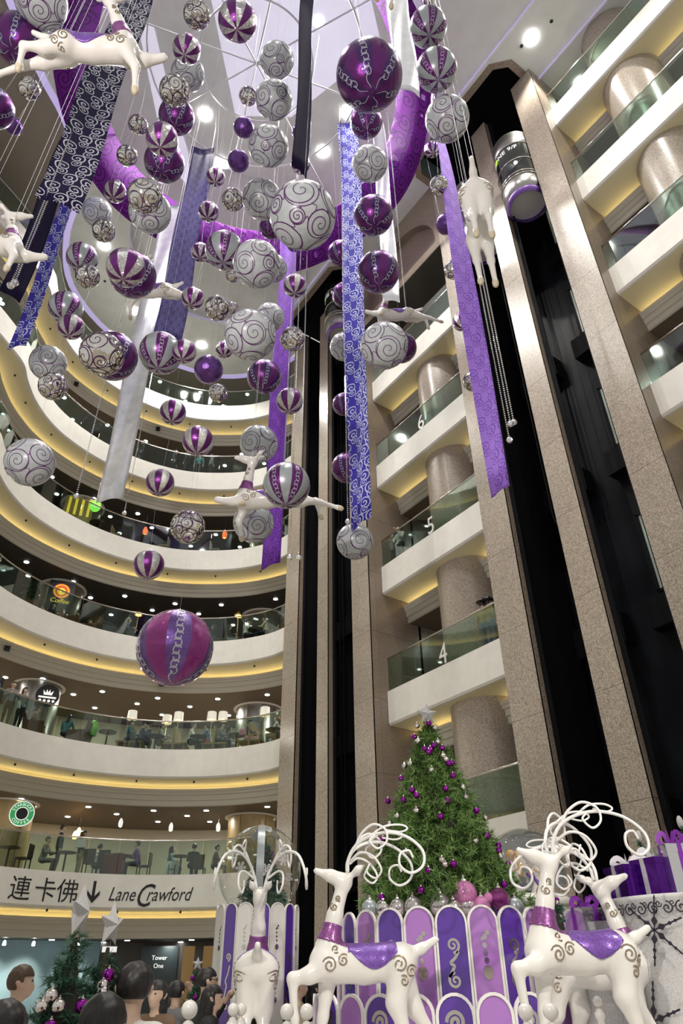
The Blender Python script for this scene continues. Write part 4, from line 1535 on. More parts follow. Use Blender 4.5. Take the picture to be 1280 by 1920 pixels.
# pine foliage
def foliage(name, prof, z0, h, n, seed, m, nl=0.085, per=34):
    """tufts of needles on branch tips; prof(t) = radius at height fraction t"""
    rng = np.random.default_rng(seed)
    V, F = [], []
    T, D = [], []
    for i in range(n):
        t = 1 - math.sqrt(rng.uniform(0.0, 1.0))
        t = min(t, 0.985)
        r_ = prof(t) * rng.uniform(0.62, 1.06)
        a = rng.uniform(0, 2 * pi)
        lump = 1 + 0.10 * sin(5 * a + 9 * t) + 0.08 * sin(11 * a + 23 * t)
        T.append((r_ * lump * cos(a), r_ * lump * sin(a), z0 + h * t + rng.uniform(-.04, .04)))
        d = np.array([cos(a), sin(a), rng.uniform(-0.1, 0.75)]) + rng.normal(0, .25, 3)
        D.append(d / np.linalg.norm(d))
    T, D = np.array(T), np.array(D)
    N = n * per
    base = np.repeat(T, per, 0) - np.repeat(D, per, 0) * (rng.uniform(0, 1, (N, 1)) * nl * 1.6)
    dirs = np.repeat(D, per, 0) * 0.75 + rng.normal(0, .62, (N, 3))
    dirs /= np.linalg.norm(dirs, axis=1)[:, None]
    ln = nl * rng.uniform(.7, 1.2, (N, 1))
    sd = np.cross(dirs, rng.normal(0, 1, (N, 3)))
    sd /= np.linalg.norm(sd, axis=1)[:, None] + 1e-9
    w_ = nl * 0.075
    A, B, C_ = base - sd * w_, base + sd * w_, base + dirs * ln
    V = np.stack([A, B, C_], 1).reshape(-1, 3)
    me = bpy.data.meshes.new(name)
    me.from_pydata(V.tolist(), [], [(3 * i, 3 * i + 1, 3 * i + 2) for i in range(N)])
    me.materials.append(m)
    return me


def star_mesh(r_, depth, name='star'):
    mb = MB()
    V = [(depth, 0, 0), (-depth, 0, 0)]
    for k in range(10):
        a = pi / 2 + k * pi / 5
        q = r_ if k % 2 == 0 else r_ * .46
        V.append((0, q * cos(a), q * sin(a)))
    F = []
    for k in range(10):
        F += [(0, 2 + k, 2 + (k + 1) % 10), (1, 2 + (k + 1) % 10, 2 + k)]
    return mb.add(V, F).mesh(name, M['sparkle'])


star_me = star_mesh(0.5, 0.18)
bulb = MB().lathe([(0.001, .5), (.12, .44), (.22, .26), (.26, 0), (.22, -.28), (.12, -.46), (.001, -.55)], 14).mesh('star', M['sparkle'], True)
bauble_me = ball_body('bauble', [M['b_purple_shiny']], 0, 16, 10)
bauble_me2 = ball_body('bauble', [M['b_silver_shiny']], 0, 16, 10)
bcap = MB().lathe([(0.0, .5), (.12, .45), (.12, .2), (.25, .15), (.28, -.05)], 8).mesh('cap', M['silver_orn'])


ONES = ['', 'first', 'second', 'third', 'fourth', 'fifth', 'sixth', 'seventh', 'eighth', 'ninth', 'tenth', 'eleventh', 'twelfth', 'thirteenth', 'fourteenth', 'fifteenth', 'sixteenth',
        'seventeenth', 'eighteenth', 'nineteenth', 'twentieth']
def nth(n):
    return ONES[n] if n <= 20 else ('thirtieth' if n == 30 else 'twenty-' + ONES[n - 20])


def bauble_set(items, col, where, group):
    """items = [(point, radius)]; labelled by their rank in height"""
    items = sorted(items, key=lambda q: -q[0][2])
    for n_, (p, r_) in enumerate(items):
        bauble(p, r_, 'p' if col == 'purple' else 's', 'small %s bauble, %s highest of its colour on the %s' % (col, nth(n_ + 1), where), group)


def bauble(p, r_, kind, label, group):
    o = link_mesh('bauble', bauble_me if kind == 'p' else bauble_me2, None, p, None, r_)
    tag(o, label, 'bauble', group)
    link_mesh('cap', bcap, o, (0, 0, .95))
    return o


def pine(c, z0, h, R_, n, seed, label, m='needle', star='star', star_s=0.3, nl=0.085, per=34, star_rz=None, bulge=0.12):
    prof = lambda t: R_ * ((1 - t) * (1 - bulge) + bulge * math.sqrt(max(0, 1 - t))) + 0.03
    root = empty('christmas_tree', (c[0], c[1], z0), 0, label, 'Christmas tree')
    MB().lathe([(R_ * .62, 0.05), (R_ * .50, h * .25), (R_ * .22, h * .65), (0.01, h * .98)], 12).obj('inner_branches', M['bark'], root)
    MB().tube([(0, 0, -0.1), (0, 0, h * .9)], [0.05, 0.02], 8).obj('trunk', M['bark'], root)
    f = link_mesh('foliage', foliage('foliage', prof, 0, h, n, seed, M[m], nl, per), root)
    f['kind'] = 'stuff'
    rz = atan2(-c[1], -c[0]) if star_rz is None else star_rz
    if star:
        link_mesh('star', star_me if star == 'star' else bulb, root, (0, 0, h + star_s * .32), (0, 0, rz), star_s)
    return root, prof


AX = (7.04, 7.80)
pine(AX, 2.50, 2.45, 1.00, 2300, 3, 'tall green Christmas tree with purple and silver baubles on the purple pedestal', star_s=0.34, nl=0.105, per=38, star_rz=view_a + 0.35)
P_ = [(527,283),(412,394),(567,460),(635,480),(495,488),(540,492),(527,512),(685,603),(710,600),(720,702),(305,728),(395,818),(428,858),(325,895),(200,905),(662,805),(675,903),(619,1028),(995,1182),(1085,1262),(1087,1302),(343,1315),(1160,1412),(725,1408),(525,1460),(465,1617),(150,1675),(1130,1572),(160,1212),(907,982)]
S_ = [(433,303),(578,318),(443,424),(600,432),(642,540),(665,570),(380,603),(550,655),(800,795),(823,875),(428,980),(275,1030),(217,1093),(978,1042),(902,1222),(632,1375),(658,1412),(1100,1350),(332,625)]
tprof = lambda z: max(0.05, 1.02 * (4.97 - z) / 2.45 * 0.88 + 0.12 * math.sqrt(max(0, (4.97 - z) / 2.45)) + 0.05)
for kind, L_ in (('p', P_), ('s', S_)):
    items = []
    for (a, b) in L_:
        x, y = 680 + a / 4.267, 1290 + b / 4.267
        best = None
        for d in np.linspace(9.2, 11.0, 60):
            p = at_h(x, y, d)
            e = hypot(p[0] - AX[0], p[1] - AX[1]) - tprof(p[2])
            if best is None or e < best[0]:
                best = (e, p)
            if e < 0.02:
                break
        items.append((best[1], 0.043))
    bauble_set(items, 'purple' if kind == 'p' else 'silver', 'tall tree', '%s baubles on the tall tree' % ('purple' if kind == 'p' else 'silver'))

# ornaments heaped on the pedestal rim
rim = [(775, 1700, .11, 'clearball', 'smoky silver'), (745, 1702, .10, 'clearball', 'smoky silver'), (693, 1703, .10, 'silver_grey', 'silver'), (718, 1702, .09, 'mirror', 'mirror'),
       (825, 1697, .13, 'clearball', 'smoky silver'), (875, 1698, .13, 'clearball', 'smoky silver'), (871, 1677, .15, 'pinkglit', 'pink glitter'), (903, 1700, .11, 'pinkglit', 'pink glitter'),
       (938, 1696, .13, 'violet', 'lilac'), (936, 1685, .12, 'magenta', 'magenta glitter'), (966, 1700, .10, 'silver_grey', 'silver'), (915, 1684, .06, 'pinkglit', 'small pink'), (850, 1702, .09, 'mirror', 'mirror')]
for k, (x, y, r_, m_, nm) in enumerate(rim):
    p = at_h(x, y, 9.45 + 0.25 * abs(x - 840) / 100 + (0.12 if r_ > .12 else 0))
    o = link_mesh('rim_ball', ball_body('rim_ball', [M[m_]], 0, 24, 14), None, p, None, r_)
    link_mesh('cap', bcap, o, (0, 0, .95))
    tag(o, '%s ornament ball, %s from the left on the pedestal rim' % (nm, ords[sorted(q[0] for q in rim).index(x)]), 'ornament ball', 'ornament balls heaped on the pedestal rim')

# snow globe
GC = (5.79, 10.51)
ga = atan2(-GC[1], -GC[0])
tier('globe_pedestal', GC, 0.66, 0.58, 16, 2.02, (('p_dark', 'scroll'), ('p_white', 'drops')), 'tall pedestal of purple and white arched panels under the snow globe', phase=ga + 0.1, border=0.012)
g = empty('snow_globe', (GC[0], GC[1], 3.15), ga, 'clear snow globe with silver strap and snowflakes holding a small tree', 'snow globe')
MB().lathe([(0.63 * sin(t), -0.63 * cos(t)) for t in np.linspace(0.5, pi - 0.001, 28)], 40).obj('glass_sphere', M['globe_glass'], g, True)
mb = MB()
pts = [(0.64 * sin(t), 0, -0.64 * cos(t)) for t in np.linspace(0.6, 2 * pi - 0.6, 50)]
mb.ribbon(pts, pts, 0.11)
mb.ribbon([tuple(np.array(p) * 1.006) for p in pts], pts, 0.108)
mb.obj('silver_strap', M['silver_grey'], g, True)
def flake(r_, name='snowflake', m=None, wd=0.02):
    mb = MB()
    for k in range(6):
        a = k * pi / 3
        u, v = cos(a), sin(a)
        mb.ribbon([(0, 0, 0), (0, r_ * u, r_ * v)], [(1, 0, 0)] * 2, wd)
        for q in (.45, .72):
            for s in (-1, 1):
                b = a + s * 0.9
                mb.ribbon([(0, q * r_ * u, q * r_ * v), (0, q * r_ * u + .28 * r_ * cos(b), q * r_ * v + .28 * r_ * sin(b))], [(1, 0, 0)] * 2, wd * .8)
    return mb.mesh(name, m or M['sparkle'])
fl = flake(0.085)
for (el, az) in ((0.35, -0.75), (-0.05, -0.45), (0.12, 0.55), (-0.25, 0.75), (0.45, 0.6), (-0.1, 0.15)):
    d_ = np.array([cos(el) * cos(az), cos(el) * sin(az), sin(el)])
    link_mesh('snowflake', fl, g, tuple(d_ * 0.645), (0, -el, az))
for k in range(6):
    a = k * pi / 3 + 0.3
    mb = MB()
    S = [(0.0, 0.60), (0.13, 0.585), (0.20, 0.50), (0.13, 0.44), (0.0, 0.40), (-0.13, 0.44), (-0.2, 0.50), (-0.13, 0.585)]
    mb.add([(0.638 * sin(1.15 * abs(q[1] - .64) * 2.6 + .02) * cos(a + q[0] * 1.2), 0.638 * sin(1.15 * abs(q[1] - .64) * 2.6 + .02) * sin(a + q[0] * 1.2), 0.638 * cos(1.15 * abs(q[1] - .64) * 2.6 + .02)) for q in S], [tuple(range(8))])
    mb.obj('frosted_petal', M['pearl'], g)
r_, pf = pine((GC[0] + .06, GC[1] - .03), 2.64, 0.94, 0.36, 480, 5, 'small Christmas tree inside the snow globe', 'needle2', None, nl=0.07, per=26)
rr = random.Random(2)
gb = {'purple': [], 'silver': []}
for k in range(26):
    t = rr.uniform(.02, .85)
    a = ga + rr.uniform(-1.5, 1.5)
    q = pf(t) + .01
    gb[('purple', 'silver')[k % 2]].append(((GC[0] + .06 + q * cos(a), GC[1] - .03 + q * sin(a), 2.64 + .94 * t), .020))
for cl, it in gb.items():
    bauble_set(it, cl, 'snow globe tree', cl + ' baubles inside the snow globe')

# open half-globe with two angels
G2 = at_h(985, 1632, 12.5)
g2a = atan2(-G2[1], -G2[0])
g2 = empty('half_globe', tuple(G2), g2a, 'pearly half-globe shell sheltering two angels behind the tree', 'globe')
MB().lathe([(0.60 * sin(t), 0.60 * cos(t)) for t in np.linspace(0.001, pi * .62, 22)], 30, (-0.05, 0, 0), 0, radians(100), radians(260)).obj('pearl_shell', M['pearl'], g2, True)
MB().lathe([(0.605 * sin(t), 0.605 * cos(t)) for t in np.linspace(0.001, pi * .62, 22)], 36, (-0.05, 0, 0)).obj('glass_shell', M['globe_glass'], g2, True)
MB().lathe([(0.01, -.36), (.55, -.36), (.62, -.42), (.62, -.50), (.01, -.50)], 30).obj('base', M['p_white'], g2, True)
tag(MB().lathe([(0.55, 0.66), (0.55, G2[2] - 0.5)], 30, (G2[0], G2[1], 0)).obj('globe_stand', M['p_white'], None, True), 'white drum carrying the half-globe with angels', 'pedestal')
M['angel_gold'] = mat('golden_hair', (0.75, 0.42, 0.10), 0.35, 0.3)
apr = [((0, 0, 0.0), (0, 0, .22), .16, .07, 0), ((0, 0, .22), (0, 0, .36), .065, .06, 0), ((0, 0, .38), (0.01, 0, .47), .025, .025, 1), ((0.012, 0, .50), (0.015, 0, .52), .045, .048, 1),
       ((0.06, 0, .505), (.062, 0, .50), .009, .008, 1), ((0, .07, .34), (.10, .10, .25), .024, .02, 0), ((.10, .10, .25), (.19, .03, .31), .02, .015, 1), ((0, -.07, .34), (.10, -.10, .25), .024, .02, 0), ((.10, -.10, .25), (.19, -.03, .31), .02, .015, 1)]
M['skin'] = mat('skin', (0.60, 0.41, 0.31), 0.5)
M['angel_white'] = mat('angel_robe', (0.78, 0.75, 0.70), 0.4)
alo, ahi = bounds(apr)
ang_me = surf_mesh('body', lambda P: sdf(P, apr, 0.03), alo, ahi, 0.014, [M['angel_white'], M['skin']], apr)
hair_a = surf_mesh('hair', lambda P: np.maximum(np.linalg.norm(P - np.array([0.0, 0, .515]), axis=-1) - .060, (P[..., 0] - .03) + (.50 - P[..., 2]) * .3), (-.1, -.1, .42), (.1, .1, .62), 0.01, [M['angel_gold']])
wing = MB()
for s in (-1, 1):
    for k in range(5):
        a = 0.5 + k * 0.28
        o_ = [(-.06 - .01 * k, s * .03, .34), (-.10, s * (.06 + .20 * cos(a)), .34 + .24 * sin(a)), (-.10, s * (.09 + .22 * cos(a - .25)), .33 + .22 * sin(a - .25))]
        wing.add(o_ + [(q[0] - .012, q[1], q[2]) for q in o_], [(0, 1, 2), (5, 4, 3), (0, 3, 4, 1), (1, 4, 5, 2), (2, 5, 3, 0)])
wing_me = wing.mesh('wings', M['angel_white'])
sash_me = surf_mesh('sash', lambda P: np.maximum(np.abs(sdf(P, apr, 0.03) - .004) - .008, np.abs((P - np.array([0, 0, .2])) @ np.array([0.2, .68, .7])) - .022), alo, ahi, 0.012, [M['saddle']])
for s, lab in ((-1, 'angel figurine with harp in the half-globe, nearer the tree'), (1, 'angel figurine in the half-globe, further from the tree')):
    a_ = empty('angel_figurine', tuple(G2 + np.array([_rt[0] * .2 * s, _rt[1] * .2 * s, -.36])), g2a - s * .5, lab, 'figurine', 'angels in the half-globe')
    a_.scale = (1.15,) * 3
    link_mesh('body', ang_me, a_)
    link_mesh('hair', hair_a, a_)
    link_mesh('wings', wing_me, a_)
    link_mesh('sash', sash_me, a_)
    if s < 0:
        mb = MB().tube(catmull([(.2, 0, .22), (.24, 0, .30), (.2, 0, .46), (.14, 0, .52), (.16, 0, .40), (.2, 0, .22)], 5), .010, 6)
        mb.obj('harp', M['angel_gold'], a_, True)

# white fence with ball finials
fence_pts = [(355, 1893, 6.0, 1.25), (437, 1893, 7.0, 1.0), (452, 1893, 7.05, 1.0), (538, 1897, 6.6, 1.2), (575, 1897, 6.6, 1.2), (985, 1897, 6.2, 1.2), (1032, 1897, 6.2, 1.2), (1120, 1878, 8.4, 1.0)]
root = None
fence = empty('white_fence', (4.0, 5.6, 0.0), 0, 'white picket fence with ball finials in front of the reindeer', 'fence')
fp = MB().lathe([(0.034, 0.60), (0.034, 1.36), (0.048, 1.38), (0.048, 1.41), (0.03, 1.43)], 14).mesh('post', M['p_white'], True)
ff = MB().lathe([(0.001, .045)] + [(.045 * sin(t), .045 * cos(t)) for t in np.linspace(.15, pi - .15, 10)] + [(.024, -.055), (.034, -.07), (.024, -.10)], 14).mesh('finial', M['p_white'], True)
tops = []
for (x, y, d, s_) in fence_pts:
    p = at_h(x, y, d)
    tops.append(p)
    o = link_mesh('post', fp, fence, (p[0] - 4.0, p[1] - 5.6, p[2] - 1.5))
    link_mesh('finial', ff, o, (0, 0, 1.50), None, s_)
for a, b in ((0, 1), (1, 2), (2, 3), (3, 4), (4, 5), (5, 6), (6, 7)):
    for zz in (-0.20, -0.62):
        MB().tube([(tops[a][0] - 4.0, tops[a][1] - 5.6, tops[a][2] + zz), (tops[b][0] - 4.0, tops[b][1] - 5.6, tops[b][2] + zz)], 0.022, 8).obj('rail', M['p_white'], fence, True)

# smaller trees around the display
small = [((1.46, 4.85), .15, 1.80, .60, 2000, 11, 'dark pine with rounded silver star, nearest tree at the lower left', 'needle2', 'star', .30, 1.25),
         ((1.72, 5.02), .15, 1.76, .48, 1400, 12, 'slimmer pine with tilted silver star behind the nearest tree', 'needle2', 'star', .27, 1.0),
         ((4.64, 9.97), .66, 1.22, .32, 380, 13, 'small far pine with white star beside the man in glasses', 'needle2', 'star', .16, 0.3),
         ((4.94, 9.05), .66, 1.25, .40, 480, 14, 'pine with white star behind the rear-facing reindeer', 'needle', 'star', .22, 0.2),
         ((9.15, 6.10), 1.9, 1.36, .34, 420, 15, 'pine with frosted bulb behind the purple gift boxes', 'needle2', 'bulb', .14, 0),
         ((9.02, 5.38), 1.9, 1.40, .30, 380, 16, 'pine with frosted bulb at the right edge', 'needle2', 'bulb', .16, 0),
         ((8.2, 6.95), 1.6, 1.05, .42, 420, 17, 'dark pine with purple baubles behind the silver gift boxes', 'needle2', 'bulb', .12, 0)]
SHORT = {11: 'nearest pine', 12: 'slim near pine', 13: 'small far pine', 14: 'pine behind a reindeer', 15: 'pine behind purple gifts', 16: 'rightmost pine', 17: 'pine behind silver gifts'}
rr = random.Random(6)
for (c, z0, h, R_, n, sd, lab, m_, st, ss, rz) in small:
    r_, pf = pine(c, z0, h, R_, n, sd, lab, m_, st, ss, 0.055 if sd < 13 else 0.07, 34, star_rz=atan2(-c[1], -c[0]) + rz)
    va = atan2(-c[1], -c[0])
    gb = {'purple': [], 'silver': []}
    for k in range(16):
        t = rr.uniform(.25 if sd < 13 else .05, .93)
        a = va + rr.uniform(-1.4, 1.4)
        q = pf(t) + .015
        gb[('purple', 'silver')[k % 2]].append(((c[0] + q * cos(a), c[1] + q * sin(a), z0 + h * t), .036 if sd < 13 else .03))
    for cl, it in gb.items():
        bauble_set(it, cl, SHORT[sd], '%s baubles on the %s' % (cl, SHORT[sd]))

# gift counter: white sparkling drum with black scroll border and snowflakes
CTR = at_h(1292, 1760, 9.6)
ctr = empty('gift_counter', (CTR[0], CTR[1], 0.0), 0, 'white sparkling curved counter with black scroll edge and dark snowflakes', 'counter')
ca = atan2(-CTR[1], -CTR[0])
MB().lathe([(0.92, 0.66), (0.80, 2.34), (0.84, 2.38), (0.84, 2.42), (0.01, 2.42)], 48).obj('drum', M['sparkle'], ctr, True)
M['lace'] = mat('black_scroll_metal', (0.02, 0.015, 0.03), 0.35)
for k in range(26):
    a = ca + (k - 13) * 0.16
    mb = MB()
    S = spiral2d(0.0, -0.07, .06, pi / 2, 1.4 * (1 if k % 2 else -1), 18)
    mb.ribbon([(0.005, p, q) for p, q in S], [(1, 0, 0)] * 18, .014)
    S = spiral2d(0.06, -0.03, .035, 0, -1.3, 14)
    mb.ribbon([(0.007, p, q) for p, q in S], [(1, 0, 0)] * 14, .011)
    o = mb.obj('lace_scroll', M['lace'], ctr)
    o.location = (.845 * cos(a), .845 * sin(a), 2.36)
    o.rotation_euler = (0, 0, a)
def dark_flake(r_):
    mb = MB()
    for k in range(6):
        a = k * pi / 3 + .3
        u = np.array([cos(a), sin(a)])
        v = np.array([-u[1], u[0]])
        for (q0, q1, wd) in ((.10, .42, .10), (.46, .66, .06), (.68, .84, .05), (.86, 1.0, .03)):
            pts = [u * q0 * r_, u * (q0 + q1) / 2 * r_ + v * wd * r_, u * q1 * r_, u * (q0 + q1) / 2 * r_ - v * wd * r_]
            mb.add([(0, p[0], p[1]) for p in pts] + [(0.012, p[0], p[1]) for p in pts], [(3, 2, 1, 0), (4, 5, 6, 7), (0, 1, 5, 4), (1, 2, 6, 5), (2, 3, 7, 6), (3, 0, 4, 7)])
        mb.ribbon([(.006, 0, 0), (.006, u[0] * r_, u[1] * r_)], [(1, 0, 0)] * 2, .02)
    return mb.mesh('snowflake', M['lace'])
df = dark_flake(.42)
for (az, z, s_) in ((0.30, 1.75, 1.0), (-.35, 2.1, .75), (-.6, 1.35, .8), (.95, 1.35, .6)):
    link_mesh('snowflake', df, ctr, (.885 * cos(ca + az), .885 * sin(ca + az), z), (0, -.06, ca + az), s_)

M['gift_purple'] = mat('purple_foil_wrap', (0.10, 0.012, 0.26), 0.15, 0.7)
M['gift_silver'] = mat('silver_foil_wrap', (0.75, 0.74, 0.76), 0.14, 0.95)
M['ribbon_silver'] = mat('silver_ribbon', (0.76, 0.74, 0.78), 0.25, 0.5)
M['ribbon_purple'] = mat('purple_ribbon', (0.22, 0.03, 0.36), 0.3, 0.3)


def gift(p, size, rz, m1, m2, label):
    x, y, z = size
    root = empty('gift_box', tuple(p), rz, label, 'gift box', 'gift boxes on the display')
    MB().box(-x, x, -y, y, 0, z * .86).obj('box', M[m1], root)
    MB().box(-x * 1.04, x * 1.04, -y * 1.04, y * 1.04, z * .84, z).obj('lid', M[m1], root)
    mb = MB().box(-x * .16, x * .16, -y * 1.06, y * 1.06, 0, z * 1.012).box(-x * 1.06, x * 1.06, -y * .16, y * .16, 0, z * 1.012)
    mb.obj('ribbon', M[m2], root)
    mb = MB()
    for a in (0.5, 2.6, 4.0, 5.5):
        pts = [(0, 0, z), (.5 * x * cos(a), .5 * x * sin(a), z * 1.28), (.85 * x * cos(a), .85 * x * sin(a), z * 1.12), (.4 * x * cos(a), .4 * x * sin(a), z * 1.02), (0, 0, z)]
        c = catmull(pts, 4)
        mb.ribbon(c, [(-sin(a), cos(a), 0.01)] * len(c), x * .3)
    mb.obj('bow', M[m2], root)
    return root


zt = 2.425
gift(at_h(1192, 1690, 9.5) * np.array([1, 1, 0]) + np.array([0, 0, zt]), (.20, .20, .34), V0 + .25, 'gift_purple', 'ribbon_silver', 'purple foil gift box with silver ribbon, left of the two on the counter')
gift(at_h(1243, 1690, 9.35) * np.array([1, 1, 0]) + np.array([0, 0, zt]), (.18, .18, .38), V0 + .45, 'gift_purple', 'ribbon_silver', 'purple foil gift box with silver ribbon, right of the two on the counter')
gift(at_h(1285, 1690, 9.3) * np.array([1, 1, 0]) + np.array([0, 0, zt]), (.15, .15, .50), V0 + .1, 'gift_silver', 'ribbon_purple', 'tall silver gift box at the right edge of the picture')
tag(MB().lathe([(.42, .66), (.42, 1.92), (.45, 1.94), (.45, 1.97), (.01, 1.97)], 30, tuple(at_h(1108, 1740, 9.7) * np.array([1, 1, 0]))).obj('gift_stand', M['sparkle'], None, True), 'white drum stand holding the silver gift boxes', 'stand')
gift(at_h(1102, 1735, 9.6) * np.array([1, 1, 0]) + np.array([0, 0, 1.975]), (.17, .17, .40), V0 + .35, 'gift_silver', 'ribbon_purple', 'tall silver gift box with purple ribbon behind the lifted-head reindeer')
gift(at_h(1133, 1735, 9.55) * np.array([1, 1, 0]) + np.array([0, 0, 1.975]), (.14, .14, .26), V0 + .1, 'gift_silver', 'ribbon_purple', 'small silver gift box with purple ribbon beside the tall silver one')
gift(at_h(1077, 1735, 9.75) * np.array([1, 1, 0]) + np.array([0, 0, 1.975]), (.08, .08, .28), V0 + .5, 'gift_silver', 'ribbon_purple', 'narrow silver gift box half behind a reindeer neck')
def settle(p, dmin, dmax=5.2):
    """slide a spot along the floor, away from or towards the viewer, until it stands behind the curved rail"""
    q = np.array(p[:2], float)
    u = q / np.linalg.norm(q)
    for _ in range(400):
        k = int(np.argmin([(q - c) @ (q - c) for c in CURVE]))
        d = (q - CURVE[k]) @ CN[k]
        if d < dmin:
            q = q + u * .05
        elif d > dmax:
            q = q - u * .05
        else:
            break
    return q


# ------------------------------------------------------------------ lifts, signs, numbers
def bend_text(me, rad, z):
    for v in me.vertices:
        a = pi + v.co.x / rad
        v.co = Vector((rad * cos(a), rad * sin(a), v.co.y + z)) if False else Vector((-rad * cos(v.co.x / rad), -rad * sin(v.co.x / rad), v.co.y + z))


def lift_car(y, z, label, dim=1.0):
    """glass capsule with its round front towards the atrium (-X)"""
    R_ = 0.76
    root = empty('lift_car', (13.62, y, z), 0, label, 'lift car', 'glass lifts in the granite banks')
    MB().lathe([(R_ * .96, 2.95), (R_, 3.0), (R_, 3.70), (R_ * .5, 3.78), (.01, 3.8)], 40).obj('roof_drum', M['steel'], root, True)
    MB().lathe([(R_, 0.95), (R_, 2.95)], 40).obj('glass_body', M['car_glass'], root, True)
    for zz in (0.95, 1.10, 1.9, 2.93):
        MB().tube([((R_ + .01) * cos(t), (R_ + .01) * sin(t), zz) for t in np.linspace(0, 2 * pi, 41)], 0.022, 6, cap=False).obj('rail_ring', M['chrome'], root, True)
    MB().lathe([(R_ * .97, 0.95), (R_, 0.9), (R_, 0.42), (R_ * .88, 0.30)], 40).obj('skirt', M['steel'], root, True)
    MB().lathe([(R_ * .88, 0.30), (R_ * .95, 0.12), (R_ * .80, 0.02)], 40).obj('purple_rim', M['saddle'], root, True)
    MB().lathe([(R_ * .86, 0.27), (.01, 0.27)], 40).obj('underside', M['p_white'], root)
    MB().box(.10, .3, -.62, .62, .95, 2.95).obj('door_panel', M['shaft2'], root)
    MB().lathe([(.01, 2.9), (.07, 2.9)], 12).obj('ceiling_lamp', M['lamp_cool'], root)
    MB().lathe([(.01, .955), (R_ * .95, .955)], 30).obj('car_floor', M['shaft2'], root)
    for (tx, mm, off) in (('Z  NE 9/F', 'sign_white', 0.0),):
        me = text_mesh(tx, 0.30, 0.0)
        bend_text(me, R_ + 0.02, 2.55)
        me.materials.append(M[mm])
        link_mesh('lettering', me, root)
    me = MB().add([(0.11 * cos(t), 0.11 * sin(t), 0) for t in np.linspace(0, 2 * pi, 17)[:-1]], [tuple(range(16))]).mesh('green_dot', mat('lime_dot', (.5, .8, .05), .4, emit=(.5, .9, .05), estr=.4))
    for v in me.vertices:
        v.co.x -= 0.36
    bend_text(me, R_ + 0.02, 2.66)
    link_mesh('green_dot', me, root)
    return root


lift_car(7.70, 24.2, 'glass lift car high in the right-hand shaft of the nearer bank')
lift_car(9.96, 24.3, 'glass lift car behind the twisted purple banner')
lift_car(19.2, at_x(615, 640, 13.4)[2] - .3, 'glass lift car at the top of the far lift bank')

for (n_, x, y, h) in (('4', 831, 1234, .62), ('5', 808, 995, .62), ('6', 789, 794, .60)):
    p = at_x(x, y, 14.05)
    me = text_mesh(n_, 0.95, 0.006)
    me.materials.append(M['p_white'])
    for v in me.vertices:
        v.co.x *= 0.8
    o = link_mesh('floor_number', me)
    L_ = int(n_)
    o.matrix_world = Matrix(((0, 0, -1, 14.05), (-1, 0, 0, p[1]), (0, 1, 0, LV[L_] + .06), (0, 0, 0, 1)))
    tag(o, 'white floor number %s on the gallery glass' % {'4': 'four', '5': 'five', '6': 'six'}[n_], 'number sign', 'floor numbers on the galleries')

# lettering along the lowest curved fascia
arc = np.concatenate([[0], np.cumsum([np.linalg.norm(CURVE[i + 1] - CURVE[i]) for i in range(len(CURVE) - 1)])])


def curve_at(s):
    i = int(np.clip(np.searchsorted(arc, s) - 1, 0, len(arc) - 2))
    t = (s - arc[i]) / (arc[i + 1] - arc[i])
    n = CN[i] * (1 - t) + CN[i + 1] * t
    return CURVE[i] * (1 - t) + CURVE[i + 1] * t, n / np.linalg.norm(n)


def arc_of(x, y, z):
    def px(s):
        c = curve_at(s)[0]
        v = np.array([c[0], c[1], z]) - EYE
        return 640 + FPX * (v @ RT) / (v @ FW)
    return min((abs(px(s) - x), s) for s in np.linspace(arc[0], arc[-1] * .75, 900))[1]


sg = empty('fascia_lettering', (0, 0, 0), 0, 'black bilingual store name with down arrow on the lowest curved fascia', 'sign')


def fascia_text(me, x, y, zc, name):
    s0 = arc_of(x, y, zc)
    for v in me.vertices:
        p, n = curve_at(s0 - v.co.x)
        v.co = Vector((p[0] - n[0] * 0.015, p[1] - n[1] * 0.015, zc + v.co.y))
    me.materials.append(M['ink'])
    return link_mesh(name, me, sg)


ZT = LV[3] - 0.60
for ch, x, y in (('連', 38, 1656), ('卡', 84, 1655), ('佛', 127, 1660)):
    me = text_mesh(ch, 0.78)
    for v in me.vertices:
        v.co.y -= 0.28
    fascia_text(me, x, y, ZT, 'letter')
ar = MB().add([(-.05, .36, 0), (.05, .36, 0), (.05, -.12, 0), (.22, .06, 0), (.22, -.08, 0), (0, -.34, 0), (-.22, -.08, 0), (-.22, .06, 0), (-.05, -.12, 0)], [(0, 1, 2, 8), (2, 3, 4, 5), (8, 2, 5), (8, 5, 6, 7)]).mesh('arrow', [])
ar.materials.clear()
fascia_text(ar, 175, 1658, ZT, 'arrow')
for tx, x, sz, dy in (('Lane', 228, .62, -.24), ('C', 269, 1.05, -.42), ('rawford', 316, .62, -.24)):
    me = text_mesh(tx, sz, 0, 0.32, 'CENTER', 0.80)
    for v in me.vertices:
        v.co.y += dy
    fascia_text(me, x, 1668, ZT, 'letter')
# white standing 'H' placard behind the glass
p = settle(at_z(322, 1628, LV[3] + .35), .4)
h_ = empty('placard', (p[0], p[1], LV[3] + 0.02), 0, 'white placard with letter H behind the lowest gallery glass', 'sign')
h_.rotation_euler = (0, 0, V0)
MB().box(-.26, .26, -.02, .02, 0, .58).obj('board', M['p_white'], h_)
me = text_mesh('H', .5, .004)
me.materials.append(M['teal_wall'])
o = link_mesh('letter', me, h_, (0, -.03, .12), (pi / 2, 0, 0))

